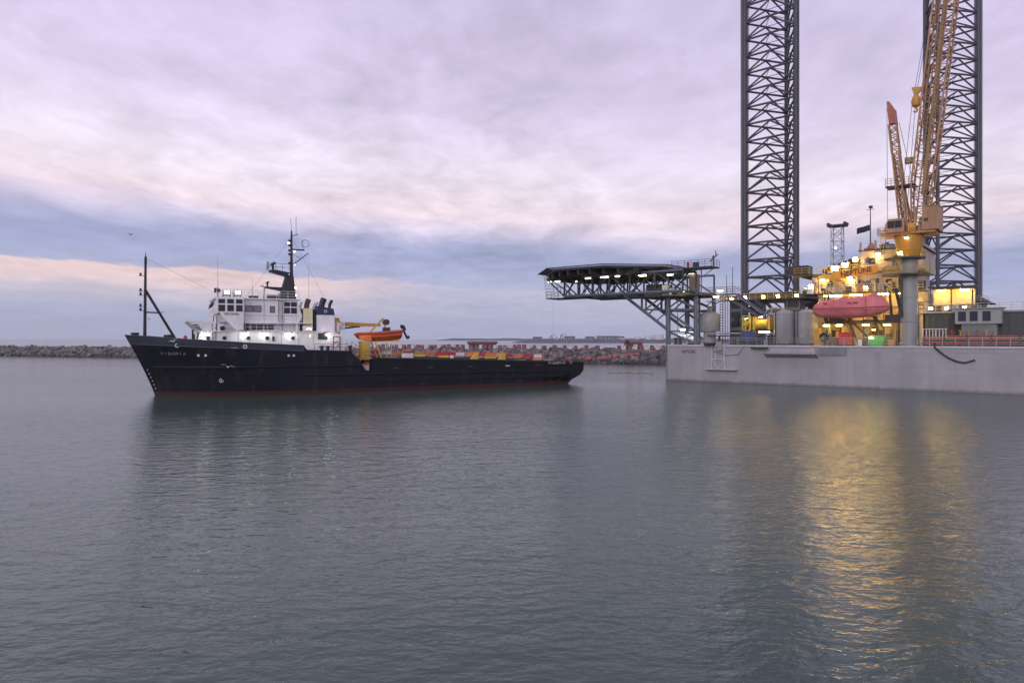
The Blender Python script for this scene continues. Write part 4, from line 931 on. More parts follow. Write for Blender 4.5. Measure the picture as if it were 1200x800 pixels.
# hanging escape frame at the outer end
m = MB()
EX = [(-24.4,-2.5),(-22.6,-2.5),(-24.4,1.5),(-22.6,1.5)]
for x, y in EX: m.tube((x,y,hz-.3),(x+.7,y,14.7),.06)
for k in range(8):
    z = 14.8+.55*k; o_ = .7*(1-(z-14.7)/(hz-15)); m.tube((-24.4+o_,-2.5,z),(-22.6+o_,-2.5,z),.035,n=4); m.tube((-24.4+o_,-2.5,z),(-24.4+o_,1.5,z),.03,n=4)
m.build('escape_frame', mat('pale_steel', (.42,.40,.40), .5), HD)
MB().box(-23.9,-16.0,-2.6,1.6,14.5,14.66).build('end_walkway', rust_grate, HD); railing(HD, [(-23.9,-2.55,14.66),(-18.5,-2.55,14.66)], 1.1, .03, 3, 1.3, steelblue)
MB().bar((-22.5,-2.5,18.0),(-17.6,-2.5,14.8),.16,.2).tube((-21.5,-2.4,16.6),(-19.2,-2.4,16.6),.06).tube((-20.6,-2.4,16.6),(-20.6,-2.4,15.6),.06).build('stair', steelblue, HD)
MB().tube((-22.3,-2.4,14.6),(-22.6,-2.4,.05),.012,n=4).build('hanging_line', darksteel, HD)
for x, y, L_, e in ((-23.2,-2.3,.6,L_deck),(-21.4,-2.3,1.0,L_deck),(-18.8,0,.35,L_deck),(-13.2,-4.5,1.0,L_deck),(-9.8,-4.5,1.5,L_deck),(-7.2,-4.5,.8,L_deck),(-3.2,-3,1.4,L_warm),(1.0,-1.2,1.0,L_deck)):
    tubelight(HD, (x,y,17.75), e, L_)
tubelight(HD, (2.7,-.8,14.95), L_warm, 1.2); tubelight(HD, (3.4,1.7,18.1), L_deck, .9)
# ------------------------------------------------ gangway from helideck platform to jack house
GW = rig('gangway', 'slender railed gangway and stair between helideck and jack house', 'gangway', (8,2,13))
MB().box(5.95,11.0,1.6,3.0,14.2,14.36).build('floor', rust_grate, GW)
railing(GW, [(5.95,1.65,14.36),(11.0,1.65,14.36)], 1.15, .035, 3, 1.2, tankgrey); railing(GW, [(5.95,2.95,14.36),(11.0,2.95,14.36)], 1.15, .035, 3, 1.2, tankgrey)
MB().bar((5.9,2.3,11.8),(9.6,2.3,14.1),.14,.14).bar((5.9,2.3,12.6),(8.4,2.3,14.1),.14,.14).bar((5.9,2.3,13.2),(11,2.3,13.4),.14,.18).build('knee_brace', steelblue, GW)
for y in (1.6,3.0): MB().bar((11.0,y,14.3),(15.4,y,11.0),.1,.3).bar((11.0,y,15.4),(15.4,y,12.1),.05,.05).bar((10.2,y,13.3),(14.6,y,10.6),.1,.12).build('stair_stringer', steelblue, GW)
for k in range(12): MB().box(11.0+.36*k,11.32+.36*k,1.65,2.95,14.1-.27*k,14.14-.27*k).build('stair_tread', rust_grate, GW)
for x in (9.6,10.6): MB().tube((x,1.6,14.3),(x,1.6,17.4 if x < 10 else 18.6),.06,.04).build('antenna_mast', darksteel, GW)
for x, z in ((8.6,14.9),(7.9,13.95)): tubelight(GW, (x,1.4,z), L_warm, .8)
# ------------------------------------------------ tanks
def tank(c, r, z0, z1, label, legs):
    T = rig('storage_tank', label, 'tank', (c[0],c[1],6))
    dome = [(r*math.cos(R(a)), z1+r*.38*math.sin(R(a))) for a in (0,20,40,60,80,89)]
    MB().lathe([(r*.98,z0),(r,z0+.05)]+dome, c, 28).build('shell', tankgrey, T, True)
    m = MB()
    for z in (z0+.2, (z0+z1)/2, z1-.05): m.torus((c[0],c[1],z), r+.01, .035, 'z', 28, 6)
    m.build('band', tankgrey, T)
    if legs:
        MB().lathe([(r*.62,6.02),(r*.62,z0)], c, 20).build('skirt', tankgrey, T, True); MB().torus((c[0],c[1],z0-.1), r+.1, .09, 'z', 28, 6).build('collar', tankgrey, T)
        for dx in (-.35,.25): MB().tube((c[0]+dx,c[1],z1+r*.3),(c[0]+dx+.1,c[1],z1+r*.3+1.0),.16,n=8).build('vent', mat('vent_tan', (.35,.25,.16), .6), T)
    else:
        m = MB()
        for x in (-.25,.25): m.tube((c[0]+x+.6,c[1]-r-.05,6.1),(c[0]+x+.6,c[1]-r-.05,z1),.03)
        for k in range(14): m.tube((c[0]+.35,c[1]-r-.05,6.3+.35*k),(c[0]+.85,c[1]-r-.05,6.3+.35*k),.02,n=4)
        m.build('ladder', tankgrey, T); MB().lathe([(r+.12,6.02),(r+.12,6.3)], c, 28).build('plinth', darksteel, T)
        MB().tube((c[0],c[1],z1+r*.3),(c[0],c[1],z1+r*.38+.3),.2,n=8).build('hatch', tankgrey, T)
        MB().path([(c[0]-.9,c[1]-r*.85,6.1),(c[0]-.9,c[1]-r*.85,z1+.3),(c[0]-.3,c[1]-.4,z1+.75)], .08, 8).build('fill_pipe', darksteel, T)
        MB().tube((c[0]-.2,c[1]-r+.03,7.4),(c[0]-.2,c[1]-r-.12,7.4),.32,n=14).build('manhole', tankgrey, T)
tank((5.6,4.2), 1.65, 8.4, 11.0, 'small domed grey tank on a narrow skirt between helideck legs and jack house', True)
tank((17.9,4.2), 1.55, 6.3, 11.0, 'tall domed grey tank beside the cable reel', False)
tank((21.3,4.2), 1.62, 6.3, 11.0, 'tall domed grey tank nearest the red lifeboat', False)
# ------------------------------------------------ deck machinery
def crate(name, label, cat, base, mbs):
    o = rig(name, label, cat, base)
    for nm, mb_, mt in mbs: mb_.build(nm, mt, o)
    return o
o = crate('deck_winch', 'white lit mooring winch below the helideck braces', 'winch', (2,2.5,6),
      [('drum', MB().tube((1.2,2.0,7.2),(2.6,2.0,7.2),.55,n=16), white), ('frame', MB().box(.9,1.15,1.4,2.6,6.02,7.9).box(2.65,2.9,1.4,2.6,6.02,7.9).box(.9,2.9,1.3,2.7,6.02,6.2), white)])
lamp(o, (1.9,1.7,8.6), L_white, (.8,.2,.22), (0,-.6,-.8), white)
o = crate('pump_skid', 'white lit pump skid beside the small grey tank', 'pump', (3.6,2,6),
      [('base', MB().box(3.0,4.4,1.4,2.6,6.02,6.3), darksteel), ('motor', MB().tube((3.1,2.0,6.9),(3.9,2.0,6.9),.42,n=14), white), ('pump_body', MB().ball((4.15,2.0,6.9),.5), white)])
lamp(o, (3.4,1.6,8.3), L_white, (.7,.2,.22), (0,-.6,-.8), white)
crate('mooring_bitt', 'dark mooring bitts at the corner of the rig deck', 'bollard', (1.3,.9,6),
      [('post', MB().lathe([(.25,6.02),(.25,7.0),(.38,7.05),(.38,7.2),(.05,7.22)], (1.0,.9), 12), black), ('post', MB().lathe([(.25,6.02),(.25,7.0),(.38,7.05),(.38,7.2),(.05,7.22)], (1.8,.9), 12), black), ('base_plate', MB().box(.6,2.2,.5,1.3,6.02,6.1), black)])
# cable reel
CRL = rig('cable_reel', 'big spoked cable reel behind the tall grey tanks', 'cable reel', (16.2,8.5,6))
for y in (7.6,9.4):
    rm_ = MB().torus((15.3,y,10.2), 1.9, .14, 'y', 28, 8)
    for k in range(10): a = R(36*k); rm_.tube((15.3,y,10.2),(15.3+1.85*math.cos(a),y,10.2+1.85*math.sin(a)),.07,n=5)
    rm_.build('flange', mat('reel_grey', (.38,.38,.4), .5), CRL)
MB().tube((15.3,7.6,10.2),(15.3,9.4,10.2),1.0,n=20).build('drum', darksteel, CRL)
MB().bar((14.3,8.5,6.02),(15.3,8.5,10.2),.25,1.2).bar((16.3,8.5,6.02),(15.3,8.5,10.2),.25,1.2).build('stand', darksteel, CRL)
o = crate('yellow_winch', 'yellow winch glowing under a lamp in front of the cable reel', 'winch', (14.5,5,6),
      [('bed', MB().box(12.6,16.0,4.0,6.0,8.3,8.5).box(12.8,13.0,4.2,4.4,6.02,8.3).box(15.6,15.8,4.2,4.4,6.02,8.3).box(12.8,13.0,5.6,5.8,6.02,8.3).box(15.6,15.8,5.6,5.8,6.02,8.3), darksteel), ('drum', MB().tube((13.4,5.0,9.4),(15.2,5.0,9.4),.8,n=18), yellow),
       ('cheek', MB().lathe([(.95,0),(.95,.12)], (0,0), 18).tube((0,0,0),(0,0,.2),.2), yellow), ('guard', MB().box(12.9,13.3,4.2,5.8,8.5,10.6).box(15.3,15.7,4.2,5.8,8.5,10.4), yellow)])
for ch in o.children:
    if ch.name.startswith('cheek'): ch.location = (13.35,5.0,9.4); ch.rotation_euler = (0,R(90),0)
lamp(o, (14.3,3.8,10.6), L_sodium, (.5,.2,.3), (0,.45,-.9)); tubelight(o, (14.9,3.9,8.15), L_warm, 1.6)
o = crate('valve_manifold', 'greenish yellow lit valve manifold beside the jack house', 'manifold', (12,5,6),
      [('frame', MB().box(11.2,11.35,4.2,4.35,6.02,10.8).box(12.5,12.65,4.2,4.35,6.02,10.8).box(11.2,12.65,4.2,4.35,10.65,10.8).box(11.2,12.65,4.2,4.35,8.3,8.45), yellow),
       ('pipework', MB().path([(11.6,4.6,6.1),(11.6,4.6,10.4),(12.3,4.6,10.4),(12.3,4.6,6.1)], .18, 8), yellow), ('valve', MB().torus((11.9,4.3,9.5),.4,.06,'y').ball((11.9,4.6,9.5),.3), yellow), ('valve', MB().torus((12.0,4.3,7.6),.35,.06,'y').ball((12.0,4.6,7.6),.3), yellow)])
lamp(o, (12.0,3.6,10.4), L_green, (.4,.2,.4), (0,.5,-.8))
crate('blue_compressor', 'dark blue compressor on a trailer at the rig deck edge', 'compressor', (13.2,1.6,6),
      [('body', MB().prism([(12.0,6.6),(14.6,6.6),(14.6,7.9),(14.0,8.3),(12.3,8.3),(12.0,7.7)], 'y', 1.1, 2.3), mat('compressor_blue', (.06,.08,.16), .5)), ('frame', MB().box(11.8,14.8,1.0,2.4,6.35,6.58), black), ('wheel', MB().tube((12.6,.95,6.4),(12.6,1.15,6.4),.36,n=12), black), ('wheel', MB().tube((14.1,.95,6.4),(14.1,1.15,6.4),.36,n=12), black)])
crate('yellow_locker', 'upright yellow locker between the grey tank and the lifeboat', 'locker', (23.4,2.5,6),
      [('body', MB().box(22.9,23.8,2.2,2.9,6.02,8.6), yellow), ('door', MB().box(22.97,23.73,2.14,2.2,6.2,8.45), ochre)])
crate('fire_hose_reel', 'black round hose reel beside the yellow locker', 'hose reel', (24.4,2,6), [('reel', MB().torus((24.4,2.2,7.3),.5,.2,'y'), black), ('stand', MB().box(24.3,24.5,2.2,2.4,6.02,7.3), black)])
crate('red_container', 'red chemical tote under the lifeboat on the rig deck', 'container', (27.2,2.5,6), [('body', MB().box(26.5,28.0,1.8,3.0,6.15,7.9), redp), ('lid', MB().box(26.45,28.05,1.75,3.05,7.9,8.0), redp), ('skid', MB().box(26.6,26.9,1.8,3.0,6.02,6.15).box(27.6,27.9,1.8,3.0,6.02,6.15), black)])
o = crate('green_skip', 'green waste skip lit at the rig deck edge under the lifeboat', 'skip', (31.4,2.5,6), [('body', MB().hexa([(30.7,1.7,6.05),(32.3,1.7,6.05),(32.3,2.9,6.05),(30.7,2.9,6.05),(30.4,1.5,7.4),(32.6,1.5,7.4),(32.6,3.1,7.4),(30.4,3.1,7.4)]), greenp), ('rim', MB().box(30.35,32.65,1.42,1.52,7.3,7.45), greenp)])
lamp(o, (31.4,.7,8.4), L_sodium, (.4,.2,.3), (0,.5,-.85)); lamp(o, (31.2,.05,7.2), L_green, (.5,.15,.3), (0,-.7,-.7))
# ------------------------------------------------ accommodation block
AB = rig('accommodation_block', 'lit cream accommodation block with stepped roof behind the lifeboat', 'accommodation block', (27,14,6))
LW = MB().box(22.2,36.5,7.2,22,6.02,13.9).build('lower_wall', quartw, AB)
MWl = MB().box(20.6,35.2,9.6,22,14.02,17.2).build('middle_wall', quartw, AB)
UW = MB().box(27.6,36.0,10.2,22,17.2,20.6).build('upper_wall', quartw, AB)
TW = MB().box(31.0,36.0,10.8,22,20.6,21.3).build('top_wall', quartw, AB)
for a, c, y, z0, z1, n_, par in ((22.2,36.5,7.2,6.1,13.8,11,LW),(20.6,35.2,9.6,14.1,17.1,11,MWl),(27.6,36.0,10.2,17.3,20.5,8,UW)):
    for k in range(n_+1):
        x = a+.08+(c-a-.16)*k/n_; MB().box(x-.05,x+.05,y-.07,y-.002,z0,z1).build('wall_rib', quartw, par)
MB().box(20.0,36.8,5.0,9.55,13.9,14.02).build('walkway', rust_grate, AB); railing(AB, [(20.0,5.05,14.02),(36.8,5.05,14.02)], 1.1, .035, 3, 1.3, mat('rail_pale', (.5,.47,.42), .5)); railing(AB, [(20.0,5.05,14.02),(20.0,9.5,14.02)], 1.1, .035, 3, 1.3, MATS['rail_pale'])
MB().box(18.0,27.5,8.8,20,17.2,17.34).build('roof_deck', darksteel, AB); railing(AB, [(18.0,8.85,17.34),(27.4,8.85,17.34)], 1.1, .035, 3, 1.2, yellow); railing(AB, [(18.0,8.85,17.34),(18.0,19,17.34)], 1.1, .035, 3, 1.2, yellow)
MB().box(27.4,36.4,9.2,10.15,17.2,17.3).build('balcony', rust_grate, AB); railing(AB, [(27.6,9.22,17.3),(36.3,9.22,17.3)], 1.05, .035, 3, 1.2, MATS['rail_pale'])
MB().box(27.3,36.3,10.0,22,20.62,20.72).build('roof_edge', darksteel, AB)
for x in (21.6,25.0,29.6): door(AB, (x,9.6,15.1), (1,0,0), (0,0,1), .85, 2.0, mat('door_tan', (.5,.38,.22), .5))
for x, z, y in ((23.3,15.7,9.6),(27.4,15.7,9.6),(31.6,15.6,9.6),(33.4,15.6,9.6),(29.2,19.0,10.2),(33.4,19.0,10.2),(23.6,11.9,7.2),(26.4,11.9,7.2),(33.8,11.9,7.2),(35.4,11.9,7.2)): window(AB, (x,y,z), (1,0,0), (0,0,1), .75, .8, darksteel, winglass)
door(AB, (24.8,7.2,7.2), (1,0,0), (0,0,1), .9, 2.1, darksteel); door(AB, (33.6,7.2,7.2), (1,0,0), (0,0,1), .9, 2.1, darksteel)
# open framework in front of the lower wall
m = MB()
for x in (24.0,27.4,30.8,34.2): m.box(x-.13,x+.13,5.1,5.4,6.02,13.88)
m.box(23.8,34.4,5.1,5.4,9.5,9.75)
for k in range(26):
    x = rnd.uniform(23.6,34.2); y = rnd.uniform(4.2,6.6); h_ = rnd.uniform(.8,2.6)
    q_ = MB().box(x-.2,x+.3,y,y+.5,6.02,6.02+h_) if k % 3 else MB().lathe([(.25,6.02),(.28,6.02+h_*.7),(.1,6.02+h_)], (x,y), 10)
    q_.build('deck_fitting', (darksteel, ochre, jackgreen, rust_grate)[k % 4], AB)
for k in range(16):
    x = rnd.uniform(22.6,36); z = rnd.uniform(9.6,12.8); l = rnd.uniform(.5,1.6)
    MB().tube((x,6.9,6.1),(x,6.9,z),.07).tube((x,6.9,z),(x+l,6.9,z),.07).build('wall_pipe', (darksteel, ochre, rust_grate)[k % 3], AB)
m.build('frame_post', darksteel, AB)
m = MB()
for x in (23.6,27.0,30.4): m.bar((x,4.8,10.6),(x+1.5,4.8,6.1),.28,.2)
m.bar((30.0,4.9,11.4),(31.8,4.9,8.6),.22,.2).bar((27.6,4.7,9.6),(30.9,4.7,6.1),.12,.3).build('raking_brace', darksteel, AB)
MB().box(23.6,35.0,3.6,7.1,9.3,9.42).build('lower_gallery', rust_grate, AB)
MB().box(24.6,26.8,4.0,6.5,9.43,10.6).build('equipment_case', darksteel, AB); MB().box(32.2,34.4,3.9,6.5,9.43,10.5).build('equipment_case', darksteel, AB)
# slanting stair and name board on the upper front
for y in (8.4,9.3): MB().bar((22.6,y,17.3),(26.6,y,14.1),.1,.3).bar((22.6,y,18.3),(26.6,y,15.1),.05,.05).build('stair_stringer', yellow, AB)
for k in range(11): MB().box(22.7+.36*k,23.0+.36*k,8.45,9.25,17.05-.29*k,17.1-.29*k).build('stair_tread', rust_grate, AB)
SB = MB().obox((27.2,8.6,17.25), (.990,0,.139), (0,1,0), (-.139,0,.990), 6.4, .12, 1.05).build('name_board', signor, AB)
text(SB, 'NEPTUNE', (27.35,8.52,17.27), (R(90),-.139,0), 1.12, lettr, ext=.02, bold=.02, sx=.92)
MB().bar((21.8,8.7,16.7),(24.2,8.7,16.9),.1,.6).build('name_board_end', yellow, AB)
# stepped roof plant
rf = [(23.2,24.6,10,12,17.35,18.2,'b'),(24.8,26.2,10.5,12.5,17.35,18.9,'d'),(26.3,27.4,10.5,12.5,17.35,19.4,'d'),(27.9,29.8,11,13,20.72,21.1,'r'),(28.4,29.3,11.2,12.4,21.1,21.6,'r'),(30.1,32.0,11,13,20.72,21.5,'d'),(32.4,34.6,11.2,13,21.3,21.9,'d'),(34.8,36.0,11,12.6,21.3,22.0,'d')]
for k, (a, c, d, e, z0, z1, kk) in enumerate(rf):
    mt = {'b': darksteel, 'd': darksteel, 'r': mat('roof_red', (.42,.11,.09), .6)}[kk]
    u_ = MB().box(a,c,d,e,z0,z1).build('roof_unit', mt, AB); MB().tube(((a+c)/2,d+.3,z1),((a+c)/2,d+.3,z1+.35),.3,n=12).build('fan_cowl', mt, u_)
for k in range(6): MB().ball((22.6+.75*k,9.4,17.75+.27*k), .42).build('roof_float', black, AB)
MB().box(17.0,20.0,9.2,12.0,17.35,18.9).build('cooler_unit', darksteel, AB); MB().box(35.4,36.9,6.0,7.0,14.05,15.3).build('air_unit', darksteel, AB)
railing(AB, [(27.4,10.1,20.72),(36.2,10.1,20.72)], 1.0, .03, 3, 1.2, MATS['rail_pale'])
# floodlights
for p, e, n_ in (((26.4,9.0,16.35),L_sodium_hi,(0,-.8,-.5)),((30.2,9.6,19.9),L_sodium_hi,(0,-.8,-.5)),((34.2,8.2,16.3),L_sodium_hi,(0,-.8,-.5)),((34.6,9.3,19.8),L_sodium,(0,-.8,-.5)),((22.3,9.0,16.6),L_sodium,(0,-.8,-.5)),((25.6,9.4,18.7),L_sodium,(0,-.8,-.4)),((24.2,9.2,18.2),L_sodium,(0,-.8,-.4)),((27.0,9.6,19.4),L_sodium,(0,-.8,-.4)),
                 ((20.8,8.4,15.4),L_sodium_hi,(0,-.8,-.4)),((28.6,8.9,14.9),L_sodium,(0,-.8,-.5)),((35.6,5.0,13.4),L_sodium,(0,-.8,-.5))):
    q_ = rnd.uniform(.6,1.15); lamp(AB, p, e, (.8*q_,.9*q_,.6*q_), n_)
for x, L_ in ((25.0,2.6),(28.2,1.6),(31.6,2.2),(34.2,1.4)): tubelight(AB, (x,4.6,13.55), L_sodium, L_)
for x in (24.2,26.0,29.6,32.4,34.6): tubelight(AB, (x,4.2,9.05), L_sodium, .8)
for x in (28.6,30.6): lamp(AB, (x,6.4,11.0), L_sodium, (.5,.2,.4), (0,-.5,-.6))
# clutter: ducts, cable trays, cowls, boxes and hoses on the quarters front
for k in range(34):
    lev = rnd.choice(((14.1,9.58,21,35),(17.35,10.18,28,36),(6.1,7.18,23,36)))
    x = rnd.uniform(lev[2],lev[3]); z = lev[0]+rnd.uniform(.1,2.0); w_ = rnd.uniform(.15,.6); h_ = rnd.uniform(.2,.9)
    MB().box(x,x+w_,lev[1]-rnd.uniform(.12,.35),lev[1],z,z+h_).build('wall_box', (darksteel,tankgrey,quartw,rust_grate,ochre)[k % 5], AB)
for k in range(14):
    x = rnd.uniform(21,35.5); y = 9.45; z0 = 14.05; z1 = rnd.uniform(15.2,17.1); l = rnd.uniform(-1.5,1.5)
    MB().path([(x,y,z0),(x,y,z1),(x+l,y,z1)], .055, 6).build('conduit', (darksteel,tankgrey,quartw)[k % 3], AB)
for k in range(10): MB().box(20.4+1.55*k,20.4+1.55*k+rnd.uniform(.3,.9),5.3,6.0,14.03,14.03+rnd.uniform(.4,1.3)).build('gallery_locker', (darksteel,ochre,jackgreen,tankgrey)[k % 4], AB)
for k in range(9): 
    x = 26.5+1.05*k; z = 20.72 if x > 27.5 else 17.35
    MB().tube((x,10.4,z),(x,10.4,z+rnd.uniform(.5,1.6)),rnd.uniform(.05,.2),n=8).build('roof_vent', (darksteel,tankgrey)[k % 2], AB)
# vent pipe clutter on the quarters face
m = MB()
for x in (32.4,32.9,34.9): m.path([(x,9.35,14.1),(x,9.35,17.1)], .1, 8)
m.build('wall_pipe', quartw, AB)
# ------------------------------------------------ lattice tower, masts, flag
FT = rig('lattice_tower', 'slender pale lattice tower with wide head behind the name board', 'tower', (22.3,18,17))
lattice(MB(), (22.3,18,17.34), (22.3,18,26.0), 1.75, 1.6, (1,0,0), 7, .07, .045).build('tower_frame', mat('tower_pale', (.40,.42,.46), .5), FT)
MB().box(20.9,23.7,16.8,19.2,26.0,26.25).build('head_platform', darksteel, FT)
for x in (20.9,23.5): MB().box(x,x+.3,16.8,19.2,26.25,26.6).build('head_lug', darksteel, FT)
lamp(FT, (22.3,17.0,22.3), L_white, (.22,.15,.22), (0,-1,0))
MT = rig('signal_mast', 'thin grey signal mast with a small dark flag on the quarters roof', 'mast', (27,14,17))
MB().tube((28.2,14,20.7),(28.2,14,28.0),.11,.06).tube((27.6,14,27.6),(28.8,14,27.6),.04).box(28.0,28.5,13.8,14.2,27.8,28.2).build('pole', darksteel, MT)
m = MB(); nx = 8
for i in range(nx+1):
    x = 28.1-1.9*i/nx-.0; y = 14-.12*math.sin(i*1.3); z = 25.2-.5*i/nx*.8
    m.v += [(x,y,z),(x,y,z-.95)]
for i in range(nx): m.f.append((2*i,2*i+2,2*i+3,2*i+1))
fl_ = m.build('flag', mat('flag_dark', (.02,.03,.05), .8), MT); sol = fl_.modifiers.new('thick', 'SOLIDIFY'); sol.thickness = .02
AN = rig('antenna_mast', 'short thin antenna pole with a square head on the quarters roof', 'antenna', (30.6,13,20.7))
MB().tube((30.5,13.4,20.7),(30.5,13.4,24.0),.05).build('pole', darksteel, AN); MB().box(30.2,30.8,13.3,13.5,23.8,24.1).build('head', darksteel, AN)
# ------------------------------------------------ lifeboat on davits
LB = rig('lifeboat', 'faded red enclosed lifeboat hanging on davits in front of the lit quarters', 'lifeboat', (28.4,0,10))
LS = [(23.3,.10,11.0,11.35,11.6),(23.6,.55,10.5,11.45,12.05),(24.4,1.0,10.15,11.45,12.5),(26.0,1.35,10.0,11.4,12.8),(28.0,1.45,9.98,11.38,12.95),(30.0,1.45,10.02,11.4,13.08),(31.4,1.42,10.15,11.45,13.2),(32.3,1.3,10.35,11.5,13.2),(32.75,1.15,10.6,11.5,12.95),(33.05,.95,10.8,11.5,12.6),(33.3,.65,11.0,11.5,12.1),(33.45,.2,11.3,11.5,11.7)]
yc = .4; m = MB(); nn_ = 14
for x, hb, zk, zg, ztp in LS:
    for k in range(nn_):
        a = 2*math.pi*k/nn_; c_, s_ = math.cos(a), math.sin(a)
        y = yc+hb*math.copysign(abs(c_)**.7, c_); z = zg+(ztp-zg)*abs(s_)**.75 if s_ >= 0 else zg-(zg-zk)*abs(s_)**.85
        m.v.append((x,y,z))
for i in range(len(LS)-1):
    for k in range(nn_): m.f.append((i*nn_+k,(i+1)*nn_+k,(i+1)*nn_+(k+1)%nn_,i*nn_+(k+1)%nn_))
m.f += [tuple(range(nn_)), tuple((len(LS)-1)*nn_+k for k in range(nn_))[::-1]]
lbh = m.build('hull', pink, LB, True)
MB().path([(x,yc-hb-.01,zg) for x,hb,_,zg,_ in LS], .07, 6).build('gunwale_fender', pinkdark, lbh)
for x in (25.4,28.6,29.4): MB().box(x-.28,x+.28,yc-1.5,yc-1.40,12.0,12.25).build('window', pinkdark, lbh)
MB().hexa([(30.9,yc-.6,13.1),(32.0,yc-.6,13.15),(32.0,yc+.6,13.15),(30.9,yc+.6,13.1),(31.2,yc-.4,13.42),(31.9,yc-.4,13.42),(31.9,yc+.4,13.42),(31.2,yc+.4,13.42)]).build('helm_cupola', pink, LB)
MB().box(30.7,30.76,yc-1.46,yc-1.40,10.6,13.0).build('door_seam', pinkdark, lbh)
MB().lathe([(.28,0),(.28,.1)], (0,0), 10).build('propeller', black, LB).location = (33.35,yc,10.6)
DVT = rig('lifeboat_davit', 'dark steel davit arms holding the red lifeboat', 'davit', (29,3,6))
for x in (24.6,32.9):
    MB().bar((x,5.6,13.8),(x,.4,14.3),.3,.35).bar((x,5.0,9.6),(x,3.4,14.0),.3,.3).bar((x,5.0,9.6),(x,5.0,6.02),.3,.3).build('davit_arm', darksteel, DVT)
    MB().tube((x,.4,14.2),(x,.4,12.7 if x < 30 else 12.6),.04).build('fall_wire', black, DVT)
for x in (34.1,): MB().bar((x,1.0,14.0),(x+.3,2.0,11.6),.3,.4).bar((x+.3,2.0,11.6),(x+1.0,2.4,9.0),.3,.4).build('davit_arm', darksteel, DVT)
for k in range(12):
    x0, x1 = 24.3+.68*k, 24.3+.68*(k+1); g = lambda x: yc-1.47 if 25.8 < x < 31.6 else yc-1.25
    MB().path([(x0,g(x0),11.25),((x0+x1)/2,(g(x0)+g(x1))/2-.03,11.0),(x1,g(x1),11.25)], .025, 4).build('grab_line', pinkdark, lbh)
for x in (25.0,32.3): MB().tube((x,yc,12.5),(x,yc,13.5),.1,n=8).build('lifting_hook', darksteel, LB)
MB().box(27.2,28.2,yc-.4,yc+.4,12.85,13.12).build('roof_hatch', pink, LB); MB().tube((29.6,yc,13.0),(29.6,yc,13.9),.03).build('flag_staff', darksteel, LB)
MB().box(26.6,27.6,yc-1.475,yc-1.42,11.55,12.5).build('side_hatch', mat('lifeboat_hatch', (.62,.17,.18), .45), lbh)
# ------------------------------------------------ pedestal crane
PC = rig('pedestal_crane', 'tan lattice boom pedestal crane on a thick grey column', 'crane', (35.4,3,6))
cx, cy = 35.4, 3.0
MB().lathe([(1.3,6.02),(1.3,6.4),(1.1,6.5),(1.1,18.2)], (cx,cy), 28).build('pedestal', tankgrey, PC, True)
for z, r_, x0 in ((15.9,3.0,-1.2),(18.2,2.6,-1.6)):
    pf_ = MB().lathe([(r_,z),(r_,z+.16)], (cx+x0*.35,cy), 20).build('ring_platform', rust_grate, PC)
    railing(pf_, [(cx+x0*.35+r_*.97*math.cos(R(a)), cy+r_*.97*math.sin(R(a)), z+.16) for a in range(0,361,20)], 1.05, .035, 3, 3, yellow)
MB().lathe([(1.25,18.36),(1.35,18.6),(1.6,19.8),(1.85,21.2),(1.85,21.5)], (cx,cy), 24).build('slew_flare', ochre, PC, True)
MB().box(32.2,38.8,1.0,5.4,21.5,21.8).build('slew_deck', tan, PC); railing(PC, [(31.8,.9,21.5),(34.6,.9,21.5)], 1.1, .035, 3, .9, tan); railing(PC, [(31.8,.9,21.5),(31.8,5,21.5)], 1.1, .035, 3, .9, tan)
cabn = MB().prism([(32.9,21.8),(35.2,21.8),(35.2,23.7),(33.2,23.7),(32.8,22.9)], 'y', .7, 2.4).build('operator_cab', tan, PC)
for x in (33.55,34.45): window(cabn, (x,.7,22.9), (1,0,0), (0,0,1), .72, .85)
MH = MB().box(37.3,39.2,.8,5.2,21.85,25.0).build('machinery_house', tan, PC)
for x in (37.6,38.25,38.9): MB().box(x-.03,x+.03,.76,.799,21.9,24.95).build('panel_rib', tan, MH)
MB().box(37.25,39.25,.7,5.3,25.0,25.08).build('house_roof', boomo, MH); railing(PC, [(37.3,.8,25.08),(39.2,.8,25.08)], .9, .03, 2, .6, tan)
for k in range(22):
    x = rnd.uniform(34.6,37.4); y = rnd.uniform(.9,4.8); z = rnd.uniform(21.8,23.6); h_ = rnd.uniform(.3,1.6); w_ = rnd.uniform(.08,.35)
    (MB().box(x,x+w_,y,y+w_,21.8,z+h_) if k % 2 else MB().tube((x,y,21.8),(x+rnd.uniform(-.6,.6),y,z+h_),w_*.35,n=8)).build('crane_fitting', (tan,boomo,darksteel,ochre)[k % 4], PC)
m = MB()
for x in (32.2,32.6): m.tube((x,.85,18.4),(x,.85,22.6),.03)
for k in range(13): m.tube((32.2,.85,18.6+.3*k),(32.6,.85,18.6+.3*k),.02,n=4)
m.build('ladder', yellow, PC)
for k in range(6): MB().path([(cx-1.15+.1*k,cy-1.0,6.1+k),(cx-1.15+.1*k,cy-1.0,15.8)], .04, 5).build('cable_run', darksteel, PC)
MB().torus((cx,cy,9.4),1.12,.06,'z').torus((cx,cy,12.8),1.12,.06,'z').build('weld_band', tankgrey, PC); MB().box(37.5,38.0,.70,.8,23.0,23.4).build('vent_louvre', darksteel, PC)
MB().tube((35.6,1.2,22.3),(36.5,1.2,22.3),.7,n=14).tube((35.6,4.4,22.3),(36.5,4.4,22.3),.7,n=14).build('hoist_drum', ochre, PC)
m = MB()
for y in (1.6,4.6):
    lattice(m, (35.0,y,21.8), (33.8,y*.35+2.0,33.2), .85, .8, (1,0,0), 12, .08, .05)
m.tube((35.9,1.6,21.8),(34.2,2.5,31),.09).tube((35.9,4.6,21.8),(34.2,3.5,31),.09)
m.build('gantry_mast', tan, PC)
